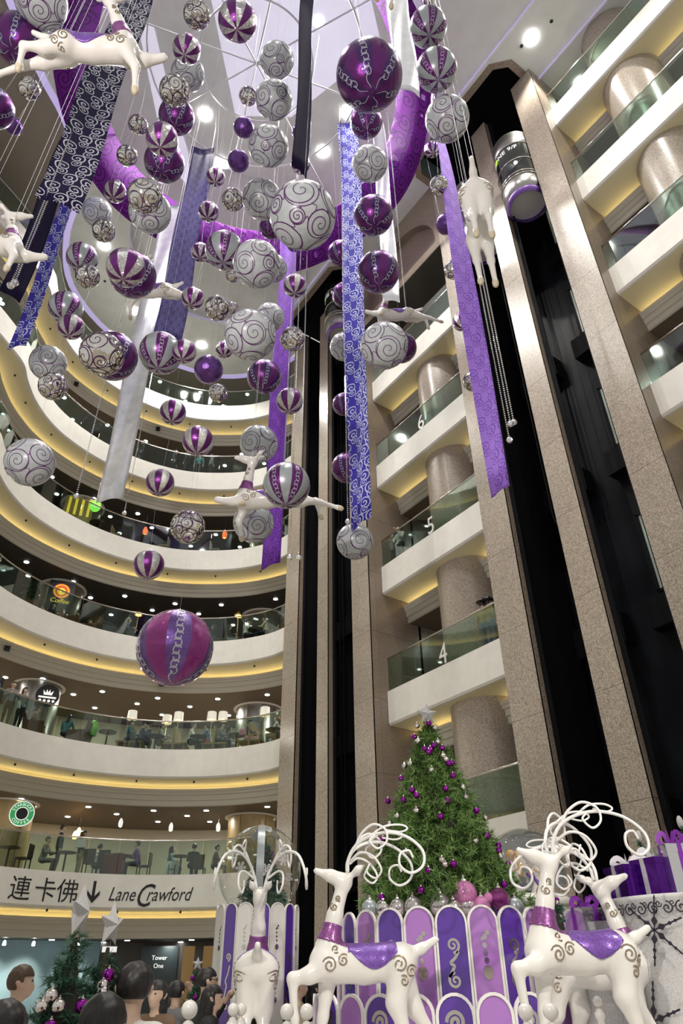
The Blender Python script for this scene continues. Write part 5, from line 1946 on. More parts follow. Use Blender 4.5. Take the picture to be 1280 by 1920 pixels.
# ------------------------------------------------------------------ columns on the curved galleries and their signs
for (x, y, r_, nm) in ((5.9, 31.0, .92, 'left'), (15.2, 28.5, 1.0, 'right')):
    for L in range(3, 7):
        m_ = {3: 'wood', 4: 'steel', 5: 'granite2', 6: 'granite2'}[L]
        c = empty('column', (x, y, LV[L]), kind='structure', label='round column on the %s curved gallery' % ORD[L])
        MB().lathe([(r_, 0), (r_, LV[L + 1] - LV[L] - 1.95)], 36).obj('shaft', M[m_], c, True)
        MB().lathe([(r_ + .02, LV[L + 1] - LV[L] - 2.0), (r_ + .16, LV[L + 1] - LV[L] - 1.99), (r_ + .16, LV[L + 1] - LV[L] - 1.955)], 36).obj('ceiling_ring', M['white'], c, True)
        p = math.atan2(-y, -x)
        for a in (-.5, .6):
            MB().box(r_ - .01, r_ + .006, -.008, .008, 0, 2.7).obj('panel_joint', M['joint'], c).rotation_euler = (0, 0, p + a)


def disc(r_, m, x=0.0, n=28, name='disc'):
    return MB().add([(x, r_ * cos(t), r_ * sin(t)) for t in np.linspace(0, 2 * pi, n + 1)[:-1]] + [(x - .03, r_ * cos(t), r_ * sin(t)) for t in np.linspace(0, 2 * pi, n + 1)[:-1]],
                    [tuple(range(n))] + [(i, (i + 1) % n, n + (i + 1) % n, n + i) for i in range(n)]).mesh(name, m)


def sign_root(x, y, z, d_front, label, name='round_sign'):
    p = at_z(x, y, z)
    a = atan2(-p[1], -p[0])
    o = empty(name, tuple(p), a, label, 'sign', 'shop signs on the curved galleries')
    o.location = Vector(p) + Vector((cos(a), sin(a), 0)) * d_front
    return o


def ring_text(txt, rad, size, a0, a1, parent, m, flip=False):
    n = len(txt)
    for i, ch in enumerate(txt):
        if ch == ' ':
            continue
        a = a0 + (a1 - a0) * (i / max(1, n - 1))
        me = text_mesh(ch, size)
        me.materials.append(m)
        rot = (a - pi / 2) if not flip else (a + pi / 2)
        for v in me.vertices:
            xx, yy = v.co.x, v.co.y - size * .33
            v.co = Vector((.016, rad * cos(a) + xx * cos(rot) - yy * sin(rot), rad * sin(a) + xx * sin(rot) + yy * cos(rot)))
        link_mesh('letter', me, parent)


M['green_sign'] = mat('green_sign', (0.02, 0.22, 0.07), .4, emit=(0.03, .35, .10), estr=.5)
M['white_sign'] = mat('white_sign', (0.85, 0.85, 0.82), .4, emit=(1, 1, .95), estr=.55)
M['lime_sign'] = mat('lime_sign', (0.2, 0.6, 0.03), .4, emit=(0.25, .9, .05), estr=.7)
M['yellow_sign'] = mat('yellow_sign', (0.7, 0.5, 0.02), .4, emit=(1.0, .72, .05), estr=.6)
M['red_sign'] = mat('red_sign', (0.5, 0.06, 0.02), .4, emit=(.9, .15, .03), estr=.5)
s_ = sign_root(41, 1526, LV[3] + 2.0, .05, 'round green and white coffee sign on the wooden column')
link_mesh('white_rim', disc(.44, M['white_sign'], .0), s_)
link_mesh('green_ring', disc(.41, M['green_sign'], .006), s_)
link_mesh('centre_disc', disc(.235, M['white_sign'], .010), s_)
link_mesh('dark_disc', disc(.205, M['black'], .013), s_)
ring_text('STARBUCKS', .325, .145, radians(158), radians(22), s_, M['white_sign'])
ring_text('COFFEE', .325, .145, radians(-140), radians(-40), s_, M['white_sign'], True)
for s in (-1, 1):
    o = link_mesh('star', star_me, s_, (.014, .325 * s, -.03), None, (.02, .06, .06))
    o.data = star_me
s_ = sign_root(89, 1305, LV[4] + 2.0, .06, 'round black sign with white crown on the steel column')
link_mesh('black_disc', disc(.46, M['black'], 0), s_)
mb = MB().add([(.012, p, q) for p, q in [(-.16, .02), (.16, .02), (.20, .22), (.09, .10), (.06, .26), (0, .12), (-.06, .26), (-.09, .10), (-.20, .22)]], [(0, 1, 3, 5, 7), (1, 2, 3), (3, 4, 5), (5, 6, 7), (7, 8, 0)])
mb.obj('crown', M['white_sign'], s_)
MB().box(.008, .014, -.34, .34, -.11, -.04).obj('bar', M['white_sign'], s_)
for k in range(4):
    link_mesh('dot', disc(.055, M['white_sign'], .014, 10), s_, (0, -.255 + .17 * k, -.22))
s_ = sign_root(113, 1118, LV[5] + 1.75, .08, 'dark board with round red and yellow emblem on the third gallery column', 'sign_board')
MB().box(-.04, .0, -.55, .55, -.75, .7).obj('board', M['black'], s_)
link_mesh('emblem_rim', disc(.36, M['red_sign'], .006), s_, (0, 0, .22))
link_mesh('emblem_ring', disc(.32, M['yellow_sign'], .009), s_, (0, 0, .22))
link_mesh('emblem_field', disc(.28, M['red_sign'], .012), s_, (0, 0, .22))
link_mesh('emblem_centre', disc(.17, M['yellow_sign'], .015), s_, (0, 0, .20))
me = text_mesh('Coffee', .3, 0, .25)
me.materials.append(M['yellow_sign'])
o = link_mesh('lettering', me, s_)
o.matrix_local = Matrix(((0, 0, 1, .014), (1, 0, 0, 0), (0, 1, 0, -.36), (0, 0, 0, 1)))
s_ = sign_root(150, 962, LV[6] + 1.45, .10, 'yellow striped board on the fourth gallery column', 'sign_board')
MB().box(-.04, .0, -.75, .55, -.8, .8).obj('board', mat('ochre_board', (.35, .25, .03), .5), s_)
for k in range(4):
    MB().box(.0, .02, -.62 + .3 * k, -.5 + .3 * k, -.2, .75).obj('stripe', M['yellow_sign'], s_)
s_ = sign_root(176, 960, LV[6] + 1.35, .55, 'lime green oval sign hanging by the fourth gallery column', 'oval_sign')
o = link_mesh('oval', disc(.30, M['lime_sign'], 0), s_, None, None, (1, .85, 1.1))
me = text_mesh('nbc', .26)
me.materials.append(M['white_sign'])
o = link_mesh('lettering', me, s_)
o.matrix_local = Matrix(((0, 0, 1, .01), (1, 0, 0, 0), (0, 1, 0, -.07), (0, 0, 0, 1)))
MB().tube([(-.02, 0, .3), (-.02, 0, LV[7] - 1.95 - LV[6] - 1.35)], .01, 6).obj('hanger', M['steel'], s_)

# ------------------------------------------------------------------ ground floor behind the display
gw = struct(MB().sweep(CURVE, CN, [(3.4, 0.0), (3.4, LV[3] - 1.95)]).obj('wall_ground_floor', M['dark_wall']), 'dark shopfront wall under the lowest gallery')
i0 = int(np.searchsorted(arc, arc_of(192, 1800, 2.2)))
tw = struct(MB().sweep(CURVE[i0:], CN[i0:], [(2.6, 0.0), (2.6, LV[3] - 1.95)]).obj('wall_teal_shop', M['shop_teal']), 'blue-grey shop wall washed by spotlights')
for (x, y) in ((6, 1752), (43, 1757), (88, 1757), (160, 1757)):
    c, n = curve_at(arc_of(x, y, LV[3] - 2.1))
    p = np.array([c[0] + n[0] * 1.7, c[1] + n[1] * 1.7, LV[3] - 2.12])
    lamp('wall_washer', 'SPOT', tuple(p), 210, (1, .92, .78), .03, (p[0] + n[0] * .85, p[1] + n[1] * .85, 2.0), angle=radians(75), blend=.8)
    o = MB().tube([(p[0], p[1], LV[3] - 1.95), (p[0], p[1], p[2] + .05)], .012, 6).obj('ceiling_spotlight', M['steel'])
    MB().lathe([(.02, .10), (.05, .06), (.055, -.04)], 12, tuple(p)).obj('lamp_head', M['lamp'], o)
    tag(o, 'small spotlight over the blue-grey shop wall, %s from the left' % ords[[6, 43, 88, 160].index(x)], 'spotlight', 'spotlights under the lowest gallery')
M['amber'] = mat('amber_lit_panel', (.2, .12, .04), .4, emit=(.9, .55, .15), estr=.06)
for (x, w_) in ((349, .13), (393, .2)):
    p = at_z(x, 1860, 1.45)
    a = atan2(-p[1], -p[0])
    dd = 15.2 / hypot(p[0], p[1]) if hypot(p[0], p[1]) > 1 else 1
    o = MB().box(-.04, 0, -w_, w_, 0, 2.5).obj('window_%d' % (20 + w_ * 100), M['amber'])
    q = at_h(x, 1840, 19.5)
    o.location = (q[0], q[1], 0)
    o.rotation_euler = (0, 0, a)
    struct(o, 'amber lit shop window behind the crowd')
c, n = curve_at(arc_of(274, 1806, 2.6))
q = np.array([c[0] + n[0] * 3.2, c[1] + n[1] * 3.2, 2.62])
t_ = empty('shop_sign', tuple(q), atan2(-q[1], -q[0]), 'pale two-line Tower One lettering on a dark glass wall', 'sign')
MB().box(-.05, -.02, -.7, .7, -float(q[2]), .45).obj('glass_panel', mat('dark_teal_glass', (.03, .045, .05), .3), t_)
for tx, dz in (('Tower', .0), ('One', -.26)):
    me = text_mesh(tx, .21)
    me.materials.append(M['white_sign'])
    o = link_mesh('lettering', me, t_)
    o.matrix_local = Matrix(((0, 0, 1, .0), (1, 0, 0, 0), (0, 1, 0, dz), (0, 0, 0, 1)))
c, n = curve_at(arc_of(208, 1792, 2.9))
q = np.array([c[0] + n[0] * 1.9, c[1] + n[1] * 1.9, 2.92])
o = MB().box(-.05, 0, -.26, .26, -.09, .09).obj('hanging_exit_sign', M['white_sign'])
MB().box(-.035, -.015, -.01, .01, .09, LV[3] - 1.95 - float(q[2])).obj('hanger', M['steel'], o)
o.location = tuple(q)
o.rotation_euler = (0, 0, atan2(-q[1], -q[0]))
tag(o, 'small lit white sign near the ceiling by the shop wall', 'sign')

# ------------------------------------------------------------------ people
M['hair'] = noise_mat('black_hair', [(0.3, (0.006, 0.005, 0.006)), (0.7, (0.022, 0.018, 0.018))], 60, .45, 2.0, .4)
M['hair_brown'] = noise_mat('brown_hair', [(0.3, (0.05, 0.028, 0.015)), (0.7, (0.11, 0.065, 0.035))], 60, .5, 2.0, .4)
CLOTH = {'black': (.02, .02, .022), 'white': (.68, .66, .62), 'grey': (.22, .22, .23), 'navy': (.03, .04, .09), 'teal': (.05, .16, .18), 'cream': (.62, .53, .37), 'brown': (.16, .10, .06),
         'blue': (.12, .18, .32), 'red': (.40, .05, .05), 'pink': (.60, .22, .30), 'khaki': (.30, .26, .16), 'purple': (.17, .07, .24), 'olive': (.34, .26, .06), 'denim': (.13, .17, .25)}
CM = {k: mat('cloth_' + k, v, .8) for k, v in CLOTH.items()}
M['shoe'] = mat('dark_shoe', (.02, .018, .016), .5)


def head_prims(b, skin=0, fine=True):
    """head on neck base b = (x, z)"""
    x, z = b
    p = [((x, 0, z - .02), (x + .012, 0, z + .09), .056, .052, skin), ((x + .005, 0, z + .185), (x + .03, 0, z + .19), .090, .086, skin), ((x + .055, 0, z + .10), (x + .06, 0, z + .13), .045, .055, skin)]
    if fine:
        p += [((x + .112, 0, z + .165), (x + .125, 0, z + .135), .010, .016, skin), ((x + .09, .0, z + .095), (x + .095, 0, z + .10), .022, .022, skin)]
        for s in (-1, 1):
            p += [((x + .02, .088 * s, z + .15), (x + .005, .096 * s, z + .175), .014, .018, skin)]
    return p


def hand_prims(w, d, up, sc=1.0):
    """palm and five fingers from wrist w along d, curling towards -up"""
    w, d, up = np.array(w, float), np.array(d, float), np.array(up, float)
    d /= np.linalg.norm(d)
    sd = np.cross(d, up)
    sd /= np.linalg.norm(sd)
    P = [(w, w + d * .075 * sc, .026 * sc, .030 * sc, 0)]
    for k, (o, l) in enumerate(((-.027, .062), (-.009, .074), (.009, .070), (.026, .054))):
        a = w + (d * .085 + sd * o) * sc
        b = a + (d * .9 - up * .45) * l * .55 * sc
        c = b + (d * .5 - up * .85) * l * .5 * sc
        P += [(a, b, .010 * sc, .009 * sc, 0), (b, c, .009 * sc, .0075 * sc, 0)]
    a = w + (d * .025 - sd * .03) * sc
    b = a + (d * .035 - sd * .03 - up * .01) * sc
    P += [(a, b, .012 * sc, .010 * sc, 0), (b, b + (d * .03 - up * .015) * sc, .010 * sc, .008 * sc, 0)]
    return P


# material index: 0 skin, 1 top, 2 trousers, 3 shoes
def stand_prims(arms='down', fine=False, heel=0.0):
    P = [((0, -.075, .93), (0, .075, .93), .115, .115, 2), ((0, 0, .98), (.0, 0, 1.16), .125, .125, 1), ((0, -.05, 1.22), (0, .05, 1.22), .12, .12, 1), ((-.005, -.14, 1.37), (-.005, .14, 1.37), .078, .078, 1)]
    for s in (-1, 1):
        P += [((0, .09 * s, .90), (.015, .09 * s, .50), .095, .062, 2), ((.015, .09 * s, .50), (-.02, .09 * s, .10), .060, .042, 2), ((-.02, .09 * s, .05), (.13, .10 * s, .035), .045, .036, 3)]
        sh = (0, .185 * s, 1.36)
        if arms == 'down':
            e, h = (-.01, .235 * s, 1.10), (.06, .24 * s, .86)
        elif arms == 'lean':
            e, h = (.12, .25 * s, 1.13), (.34, .13 * s, 1.18)
        elif arms == 'raise':
            e, h = (.16, .30 * s, 1.30), (.13, .16 * s, 1.58)
        elif arms == 'clasp':
            e, h = (.08, .24 * s, 1.12), (.30, .06 * s, 1.24)
        elif arms == 'phone':
            e, h = (.10, .23 * s, 1.14), ((.26, .10 * s, 1.42) if s > 0 else (.20, .12 * s, 1.05))
        P += [(sh, e, .056, .044, 1), (e, tuple(np.array(e) * .15 + np.array(h) * .85), .044, .034, 1)]
        dv = np.array(h) - np.array(e)
        if fine:
            P += hand_prims(h, dv, (0, 0, 1) if arms != 'raise' else (1, 0, 0))
        else:
            dn = dv / np.linalg.norm(dv)
            P += [(h, tuple(np.array(h) + dn * .06), .032, .034, 0), (tuple(np.array(h) + dn * .06), tuple(np.array(h) + dn * .14), .03, .016, 0)]
    return P + head_prims((0, 1.43), 0, True)


def sit_prims(arms='table'):
    P = [((-.02, -.08, .55), (-.02, .08, .55), .12, .12, 2), ((-.03, 0, .60), (.02, 0, .80), .125, .125, 1), ((.02, -.05, .86), (.02, .05, .86), .12, .12, 1), ((.03, -.14, .99), (.03, .14, .99), .076, .076, 1)]
    for s in (-1, 1):
        P += [((0, .10 * s, .54), (.42, .11 * s, .53), .09, .062, 2), ((.42, .11 * s, .53), (.40, .11 * s, .10), .058, .042, 2), ((.39, .11 * s, .05), (.53, .12 * s, .035), .043, .035, 3)]
        sh = (.03, .185 * s, .98)
        e, h = ((.16, .24 * s, .76), (.38, .14 * s, .78)) if arms == 'table' else ((.05, .24 * s, .74), (.25, .14 * s, .62))
        P += [(sh, e, .055, .044, 1), (e, tuple(np.array(e) * .2 + np.array(h) * .8), .043, .034, 1), (h, (h[0] + .05, h[1] * .9, h[2]), .032, .032, 0), ((h[0] + .05, h[1] * .9, h[2]), (h[0] + .12, h[1] * .8, h[2]), .028, .015, 0)]
    return P + head_prims((.045, 1.05), 0, True)


def hair_mesh(b, style, h=0.016):
    x, z = b
    c = np.array([x + .012, 0, z + .195])

    def fn(P):
        d = np.linalg.norm((P - c) * np.array([.96, 1.0, .95]), axis=-1) - .106 + .0035 * np.sin(95 * P[..., 1] + 20 * P[..., 2]) * np.sin(70 * P[..., 0] + 31 * P[..., 2])
        face = np.minimum(P[..., 0] - (x + .045), (z + .215) - P[..., 2])
        if style == 'short':
            low = (z + .12) - P[..., 2]
            d = np.maximum(np.maximum(d, face), low)
            side = np.maximum(P[..., 0] - (x + .015), (z + .17) - P[..., 2])
            return np.maximum(d, np.where(P[..., 2] < z + .17, P[..., 0] - (x + .0), -1))
        q = sdf(P, [((x - .03, 0, z + .19), (x - .05, 0, z - .06), .105, .085, 0)], .03)
        d = np.minimum(d, np.maximum(q, P[..., 0] - (x + .03)))
        return np.maximum(d, face)
    me = surf_mesh('hair', fn, (x - .2, -.16, z - .2), (x + .2, .16, z + .34), h, [M['hair']])
    return me


BODYM = {}
for nm, pr, hh in (('stand', stand_prims('down'), .026), ('lean', stand_prims('lean'), .026), ('sit', sit_prims('table'), .026), ('lap', sit_prims('lap'), .026),
                   ('raise', stand_prims('raise', True), .0145), ('clasp', stand_prims('clasp', True), .0145), ('phone', stand_prims('phone', True), .0145), ('fine', stand_prims('down', True), .0145)):
    lo, hi = bounds(pr, .05)
    BODYM[nm] = surf_mesh('person', lambda P, pr=pr: sdf(P, pr, .03), lo, hi, hh, [M['skin'], CM['grey'], CM['navy'], M['shoe']], pr)
HAIRM = {('s', k): hair_mesh((0, 1.43), k, .011) for k in ('short', 'long')}
HAIRM.update({('t', k): hair_mesh((.045, 1.05), k) for k in ('short', 'long')})
EYE_ME = {}
for key, (x, z) in (('s', (0, 1.43)), ('t', (.045, 1.05))):
    mb = MB()
    for s in (-1, 1):
        mb.lathe([(0.001, .008), (.009, .005), (.011, 0), (.009, -.005), (.001, -.008)], 8, (x + .107, .034 * s, z + .185))
    EYE_ME[key] = mb.mesh('eyes', M['black'], True)


def person(pose, p, heading, top, bottom, hair, label, group, scale=1.0, hairm='hair', eyes=True):
    o = link_mesh('person', BODYM[pose], None, p, (0, 0, heading), scale)
    for i, mm in ((1, CM[top]), (2, CM[bottom])):
        o.material_slots[i].link = 'OBJECT'
        o.material_slots[i].material = mm
    tag(o, label, 'person', group)
    k = 't' if pose in ('sit', 'lap') else 's'
    hr = link_mesh('hair', HAIRM[(k, hair)], o)
    if hairm != 'hair':
        hr.material_slots[0].link = 'OBJECT'
        hr.material_slots[0].material = M[hairm]
    if eyes:
        link_mesh('eyes', EYE_ME[k], o)
    return o


RIGHT, LEFT, AWAY, NEAR = V0, V0 + pi, V0 + pi / 2, V0 - pi / 2
HEADZ = {'sit': 1.24, 'lap': 1.24}


def in_gallery(pose, x, y, L, heading, top, bottom, hair, label, **kw):
    z = LV[L] + HEADZ.get(pose, 1.62)
    p = settle(at_z(x, y, z), {'lean': .42, 'stand': .6}.get(pose, .85))
    return person(pose, (p[0], p[1], LV[L] + .0), heading, top, bottom, hair, label, 'people on gallery %d' % L, eyes=False, **kw)


# lowest curved gallery
in_gallery('stand', 118, 1552, 3, RIGHT + .3, 'black', 'black', 'short', 'person in black walking behind the lowest gallery glass')
in_gallery('stand', 157, 1563, 3, RIGHT, 'black', 'khaki', 'long', 'long-haired person with white shoulder bag on the lowest gallery')
in_gallery('sit', 40, 1578, 3, LEFT, 'black', 'black', 'long', 'person in black seated beside the wooden column')
in_gallery('sit', 6, 1575, 3, RIGHT, 'black', 'grey', 'long', 'seated person cut by the left edge, lowest gallery')
in_gallery('sit', 187, 1587, 3, AWAY, 'grey', 'black', 'short', 'short-haired person seated with back turned, lowest gallery')
in_gallery('sit', 261, 1582, 3, LEFT, 'purple', 'navy', 'short', 'person in mauve reaching over a table, lowest gallery')
in_gallery('sit', 321, 1592, 3, RIGHT, 'teal', 'black', 'long', 'person in teal seated above the H placard')
in_gallery('sit', 364, 1587, 3, AWAY, 'black', 'black', 'short', 'dark-clothed person seated right of the H placard')
in_gallery('sit', 405, 1589, 3, RIGHT, 'brown', 'black', 'short', 'person in brown seated left of the snow globe')
in_gallery('sit', 88, 1574, 3, RIGHT, 'grey', 'grey', 'short', 'person seated behind the walking person in black')
# second gallery
in_gallery('lean', 2, 1270, 4, AWAY + 1.9, 'blue', 'black', 'long', 'person in blue at the left edge leaning on the second gallery rail')
in_gallery('lean', 27, 1282, 4, RIGHT - .9, 'grey', 'brown', 'short', 'person in long grey coat leaning on the second gallery rail')
in_gallery('stand', 49, 1287, 4, RIGHT - .5, 'grey', 'black', 'long', 'person with white paper bag at the second gallery rail')
in_gallery('lap', 67, 1330, 4, RIGHT + .4, 'brown', 'black', 'short', 'person in brown sunk in a brown armchair, second gallery')
in_gallery('sit', 129, 1343, 4, AWAY, 'teal', 'black', 'long', 'person in teal seated with back turned near brown armchairs')
in_gallery('sit', 245, 1352, 4, RIGHT, 'teal', 'black', 'short', 'person in teal under the first table lamp from the left')
in_gallery('sit', 268, 1350, 4, RIGHT + .5, 'navy', 'black', 'short', 'person in navy beside the first table lamp')
in_gallery('sit', 281, 1361, 4, LEFT + .6, 'navy', 'black', 'short', 'person in navy facing left at a dark table, second gallery')
in_gallery('sit', 302, 1362, 4, RIGHT, 'grey', 'khaki', 'short', 'person in grey at the dark table below two lamps')
in_gallery('sit', 361, 1356, 4, RIGHT, 'white', 'black', 'short', 'person in white shirt reaching across a table, second gallery')
in_gallery('sit', 390, 1362, 4, LEFT, 'blue', 'red', 'short', 'person in blue facing the one in white shirt')
in_gallery('sit', 414, 1358, 4, RIGHT, 'grey', 'black', 'short', 'person in grey in front of the fourth booth seat')
in_gallery('sit', 428, 1365, 4, RIGHT + .4, 'grey', 'white', 'long', 'person with pale skirt seated on the second gallery')
in_gallery('sit', 466, 1350, 4, RIGHT, 'black', 'pink', 'short', 'person in black beside a pink bag, second gallery')
in_gallery('sit', 521, 1347, 4, LEFT, 'white', 'grey', 'short', 'person in pale top reading next to the far pier')
# third gallery
in_gallery('sit', 98, 1135, 5, RIGHT, 'black', 'black', 'long', 'person in black below the emblem board')
in_gallery('sit', 150, 1148, 5, LEFT, 'black', 'black', 'short', 'dark-clothed person left of the gold standing lamp')
in_gallery('sit', 166, 1166, 5, RIGHT, 'grey', 'black', 'short', 'second dark-clothed person near the emblem board')
in_gallery('sit', 240, 1163, 5, RIGHT, 'navy', 'black', 'long', 'person in navy just left of the big glitter ball, third gallery')
in_gallery('sit', 403, 1175, 5, LEFT, 'black', 'black', 'long', 'person in black just right of the big glitter ball')
in_gallery('sit', 428, 1175, 5, RIGHT, 'black', 'grey', 'long', 'second person right of the big glitter ball')
in_gallery('sit', 463, 1166, 5, RIGHT, 'white', 'black', 'short', 'person in patterned white top on the third gallery')
in_gallery('sit', 499, 1157, 5, LEFT, 'cream', 'black', 'short', 'person in cream top at a round black table')
in_gallery('stand', 527, 1148, 5, LEFT, 'black', 'black', 'short', 'person in black standing next to the far pier')
# fifth gallery silhouettes
for k, (x, y) in enumerate(((330, 866), (352, 868), (376, 871), (398, 874), (270, 852))):
    in_gallery('stand', x, y - 22, 7, (RIGHT, LEFT, NEAR, RIGHT + .5, LEFT + .4)[k], ('navy', 'black', 'teal', 'grey', 'black')[k], 'black', ('short', 'long')[k % 2],
               'person behind the fifth gallery glass, %s from the left' % ords[k + 1 if k < 4 else 0])
# between the lift banks
def on_side(pose, x, y, L, X, heading, top, bottom, hair, label, **kw):
    p = at_x(x, y, X)
    return person(pose, (X, p[1], LV[L]), heading, top, bottom, hair, label, 'people between the lift banks', eyes=True, **kw)
on_side('lean', 735, 992, 5, 14.62, radians(200), 'grey', 'black', 'long', 'long-haired person in grey at the rail left of number five', scale=.97)
on_side('phone', 747, 982, 5, 14.6, radians(185), 'white', 'black', 'short', 'person in pale jacket at the rail beside number five', scale=1.03)
a_ = on_side('stand', 903, 1130, 4, 14.55, radians(20), 'olive', 'denim', 'short', 'person in dark brimmed hat and mustard top right of number four')
b_ = on_side('stand', 914, 1122, 4, 14.62, radians(-20), 'olive', 'denim', 'short', 'second hatted person next to the granite pier, right of number four')
hat = MB().lathe([(.001, .10), (.07, .095), (.095, .06), (.10, .0), (.19, -.012), (.19, -.02), (.001, -.02)], 18).mesh('hat', M['black'], True)
for q in (a_, b_):
    link_mesh('hat', hat, q, (.01, 0, 1.70))

# crowd on the ground floor
def crowd(pose, x, y, d, heading, top, bottom, hair, label, z=None, **kw):
    p = at_h(x, y, d)
    s_ = (p[2]) / 1.62
    return person(pose, (p[0], p[1], 0.0), heading, top, bottom, hair, label, 'people on the ground floor', scale=s_, **kw)
crowd('fine', 252, 1846, 5.2, AWAY + .15, 'white', 'navy', 'short', 'dark-haired man in white collar seen from behind, lower left')
crowd('fine', 190, 1918, 3.8, AWAY, 'black', 'black', 'short', 'nearest dark head cut by the lower edge')
crowd('fine', 36, 1838, 8.2, RIGHT + .3, 'white', 'khaki', 'short', 'brown-haired person in pale shirt left of the nearest pine', hairm='hair_brown')
crowd('fine', 2, 1932, 3.8, AWAY + .4, 'black', 'black', 'short', 'dark head in the bottom left corner')
m_ = crowd('phone', 386, 1836, 10.2, RIGHT + .35, 'black', 'navy', 'short', 'man with glasses and dark shirt raising a hand')
mb = MB()
for s in (-1, 1):
    mb.tube([(.122, .034 * s + .022 * cos(t), 1.612 + .018 * sin(t)) for t in np.linspace(0, 2 * pi, 13)], .0025, 4, cap=False)
    mb.tube([(.12, .056 * s, 1.615), (.02, .098 * s, 1.62)], .0025, 4)
mb.tube([(.124, .012, 1.612), (.124, -.012, 1.612)], .0025, 4)
mb.obj('glasses', M['black'], m_)
crowd('fine', 398, 1868, 9.7, RIGHT, 'black', 'black', 'long', 'dark-haired person in front of the man with glasses')
crowd('raise', 330, 1858, 11.0, RIGHT + 1.2, 'grey', 'black', 'short', 'person with both arms raised to take a photograph')
crowd('fine', 296, 1862, 9.0, NEAR - .3, 'brown', 'black', 'long', 'person in brown between the back-turned man and the arm raiser')
crowd('clasp', 558, 1846, 11.6, RIGHT - .1, 'cream', 'khaki', 'short', 'man in beige jacket with joined hands under the reindeer foreleg')
crowd('fine', 590, 1852, 12.4, RIGHT + .2, 'black', 'black', 'long', 'dark-haired person beside the man in beige jacket')

# ------------------------------------------------------------------ cafe furniture on the galleries
M['leather'] = mat('brown_leather', (.11, .045, .025), .4)
M['dark_wood'] = mat('dark_wood', (.05, .032, .022), .4)
M['oak'] = mat('oak', (.30, .20, .09), .45)
M['shade'] = mat('white_lamp_shade', (.8, .78, .7), .6, emit=(1, .93, .78), estr=.22)
M['warm_bulb'] = mat('warm_bulb', (1, .7, .3), .4, emit=(1, .55, .15), estr=5)
M['red_shade'] = mat('red_lamp_shade', (.6, .08, .03), .4, emit=(1, .18, .04), estr=1.2)


def proto_table(name, r_, h, m1, m2):
    root = empty(name)
    MB().lathe([(.01, h - .03), (r_, h - .03), (r_, h), (.01, h)], 24).obj('table_top', m1, root)
    MB().lathe([(.035, .02), (.035, h - .03)], 10).obj('post', m2, root)
    MB().lathe([(.25, 0), (.25, .015), (.04, .04)], 16).obj('base', m2, root)
    return root


def proto_chair(m):
    root = empty('cafe_chair')
    MB().box(-.22, .22, -.22, .22, .43, .48).obj('seat', m, root)
    MB().box(-.24, -.20, -.22, .22, .48, .92).obj('backrest', m, root)
    for x in (-.2, .2):
        for y in (-.2, .2):
            MB().box(x - .02, x + .02, y - .02, y + .02, 0, .43).obj('leg', m, root)
    return root


def proto_armchair():
    root = empty('armchair')
    MB().box(-.36, .36, -.36, .36, .14, .42).obj('seat', M['leather'], root)
    MB().add([(-.40, -.38, .2), (-.28, -.38, .2), (-.28, .38, .2), (-.40, .38, .2), (-.52, -.36, .92), (-.42, -.36, .95), (-.42, .36, .95), (-.52, .36, .92)],
             [(0, 3, 2, 1), (4, 5, 6, 7), (0, 1, 5, 4), (1, 2, 6, 5), (2, 3, 7, 6), (3, 0, 4, 7)]).obj('backrest', M['leather'], root)
    for s in (-1, 1):
        MB().box(-.36, .34, .34 * s - .07, .34 * s + .07, .14, .60).obj('arm', M['leather'], root)
        for x in (-.3, .3):
            MB().box(x - .025, x + .025, .3 * s - .025, .3 * s + .025, 0, .14).obj('leg', M['dark_wood'], root)
    return root


def proto_booth():
    """two benches back to back sharing a tall oak panel"""
    root = empty('booth_seat')
    MB().box(-.05, .05, -.5, .5, 0, 1.15).obj('back_panel', M['oak'], root)
    for s in (-1, 1):
        MB().box(min(.05 * s, .55 * s), max(.05 * s, .55 * s), -.5, .5, .40, .47).obj('bench', M['oak'], root)
        for y in (-.44, .44):
            MB().add([(s * .40, y - .03, .40), (s * .46, y - .03, .40), (s * .56, y - .03, 0), (s * .50, y - .03, 0), (s * .40, y + .03, .40), (s * .46, y + .03, .40), (s * .56, y + .03, 0), (s * .50, y + .03, 0)],
                     [(0, 1, 2, 3), (7, 6, 5, 4), (0, 4, 5, 1), (1, 5, 6, 2), (2, 6, 7, 3), (3, 7, 4, 0)]).obj('leg', M['oak'], root)
    return root


PROTO = {'table': proto_table('cafe_table', .36, .74, M['dark_wood'], M['black']), 'chair': proto_chair(M['dark_wood']), 'oakchair': proto_chair(M['oak']), 'armchair': proto_armchair(), 'booth': proto_booth()}
used_proto = set()


def furnish(kind, x, y, L, rz, label, cat, hz):
    p = settle(at_z(x, y, LV[L] + hz), {'booth': 1.15, 'armchair': .9}.get(kind, .75))
    if kind in used_proto:
        o = copy_tree(PROTO[kind])
    else:
        used_proto.add(kind)
        o = PROTO[kind]
    o.location = (p[0], p[1], LV[L])
    o.rotation_euler = (0, 0, rz)
    return tag(o, label, cat, 'cafe furniture on gallery %d' % L)


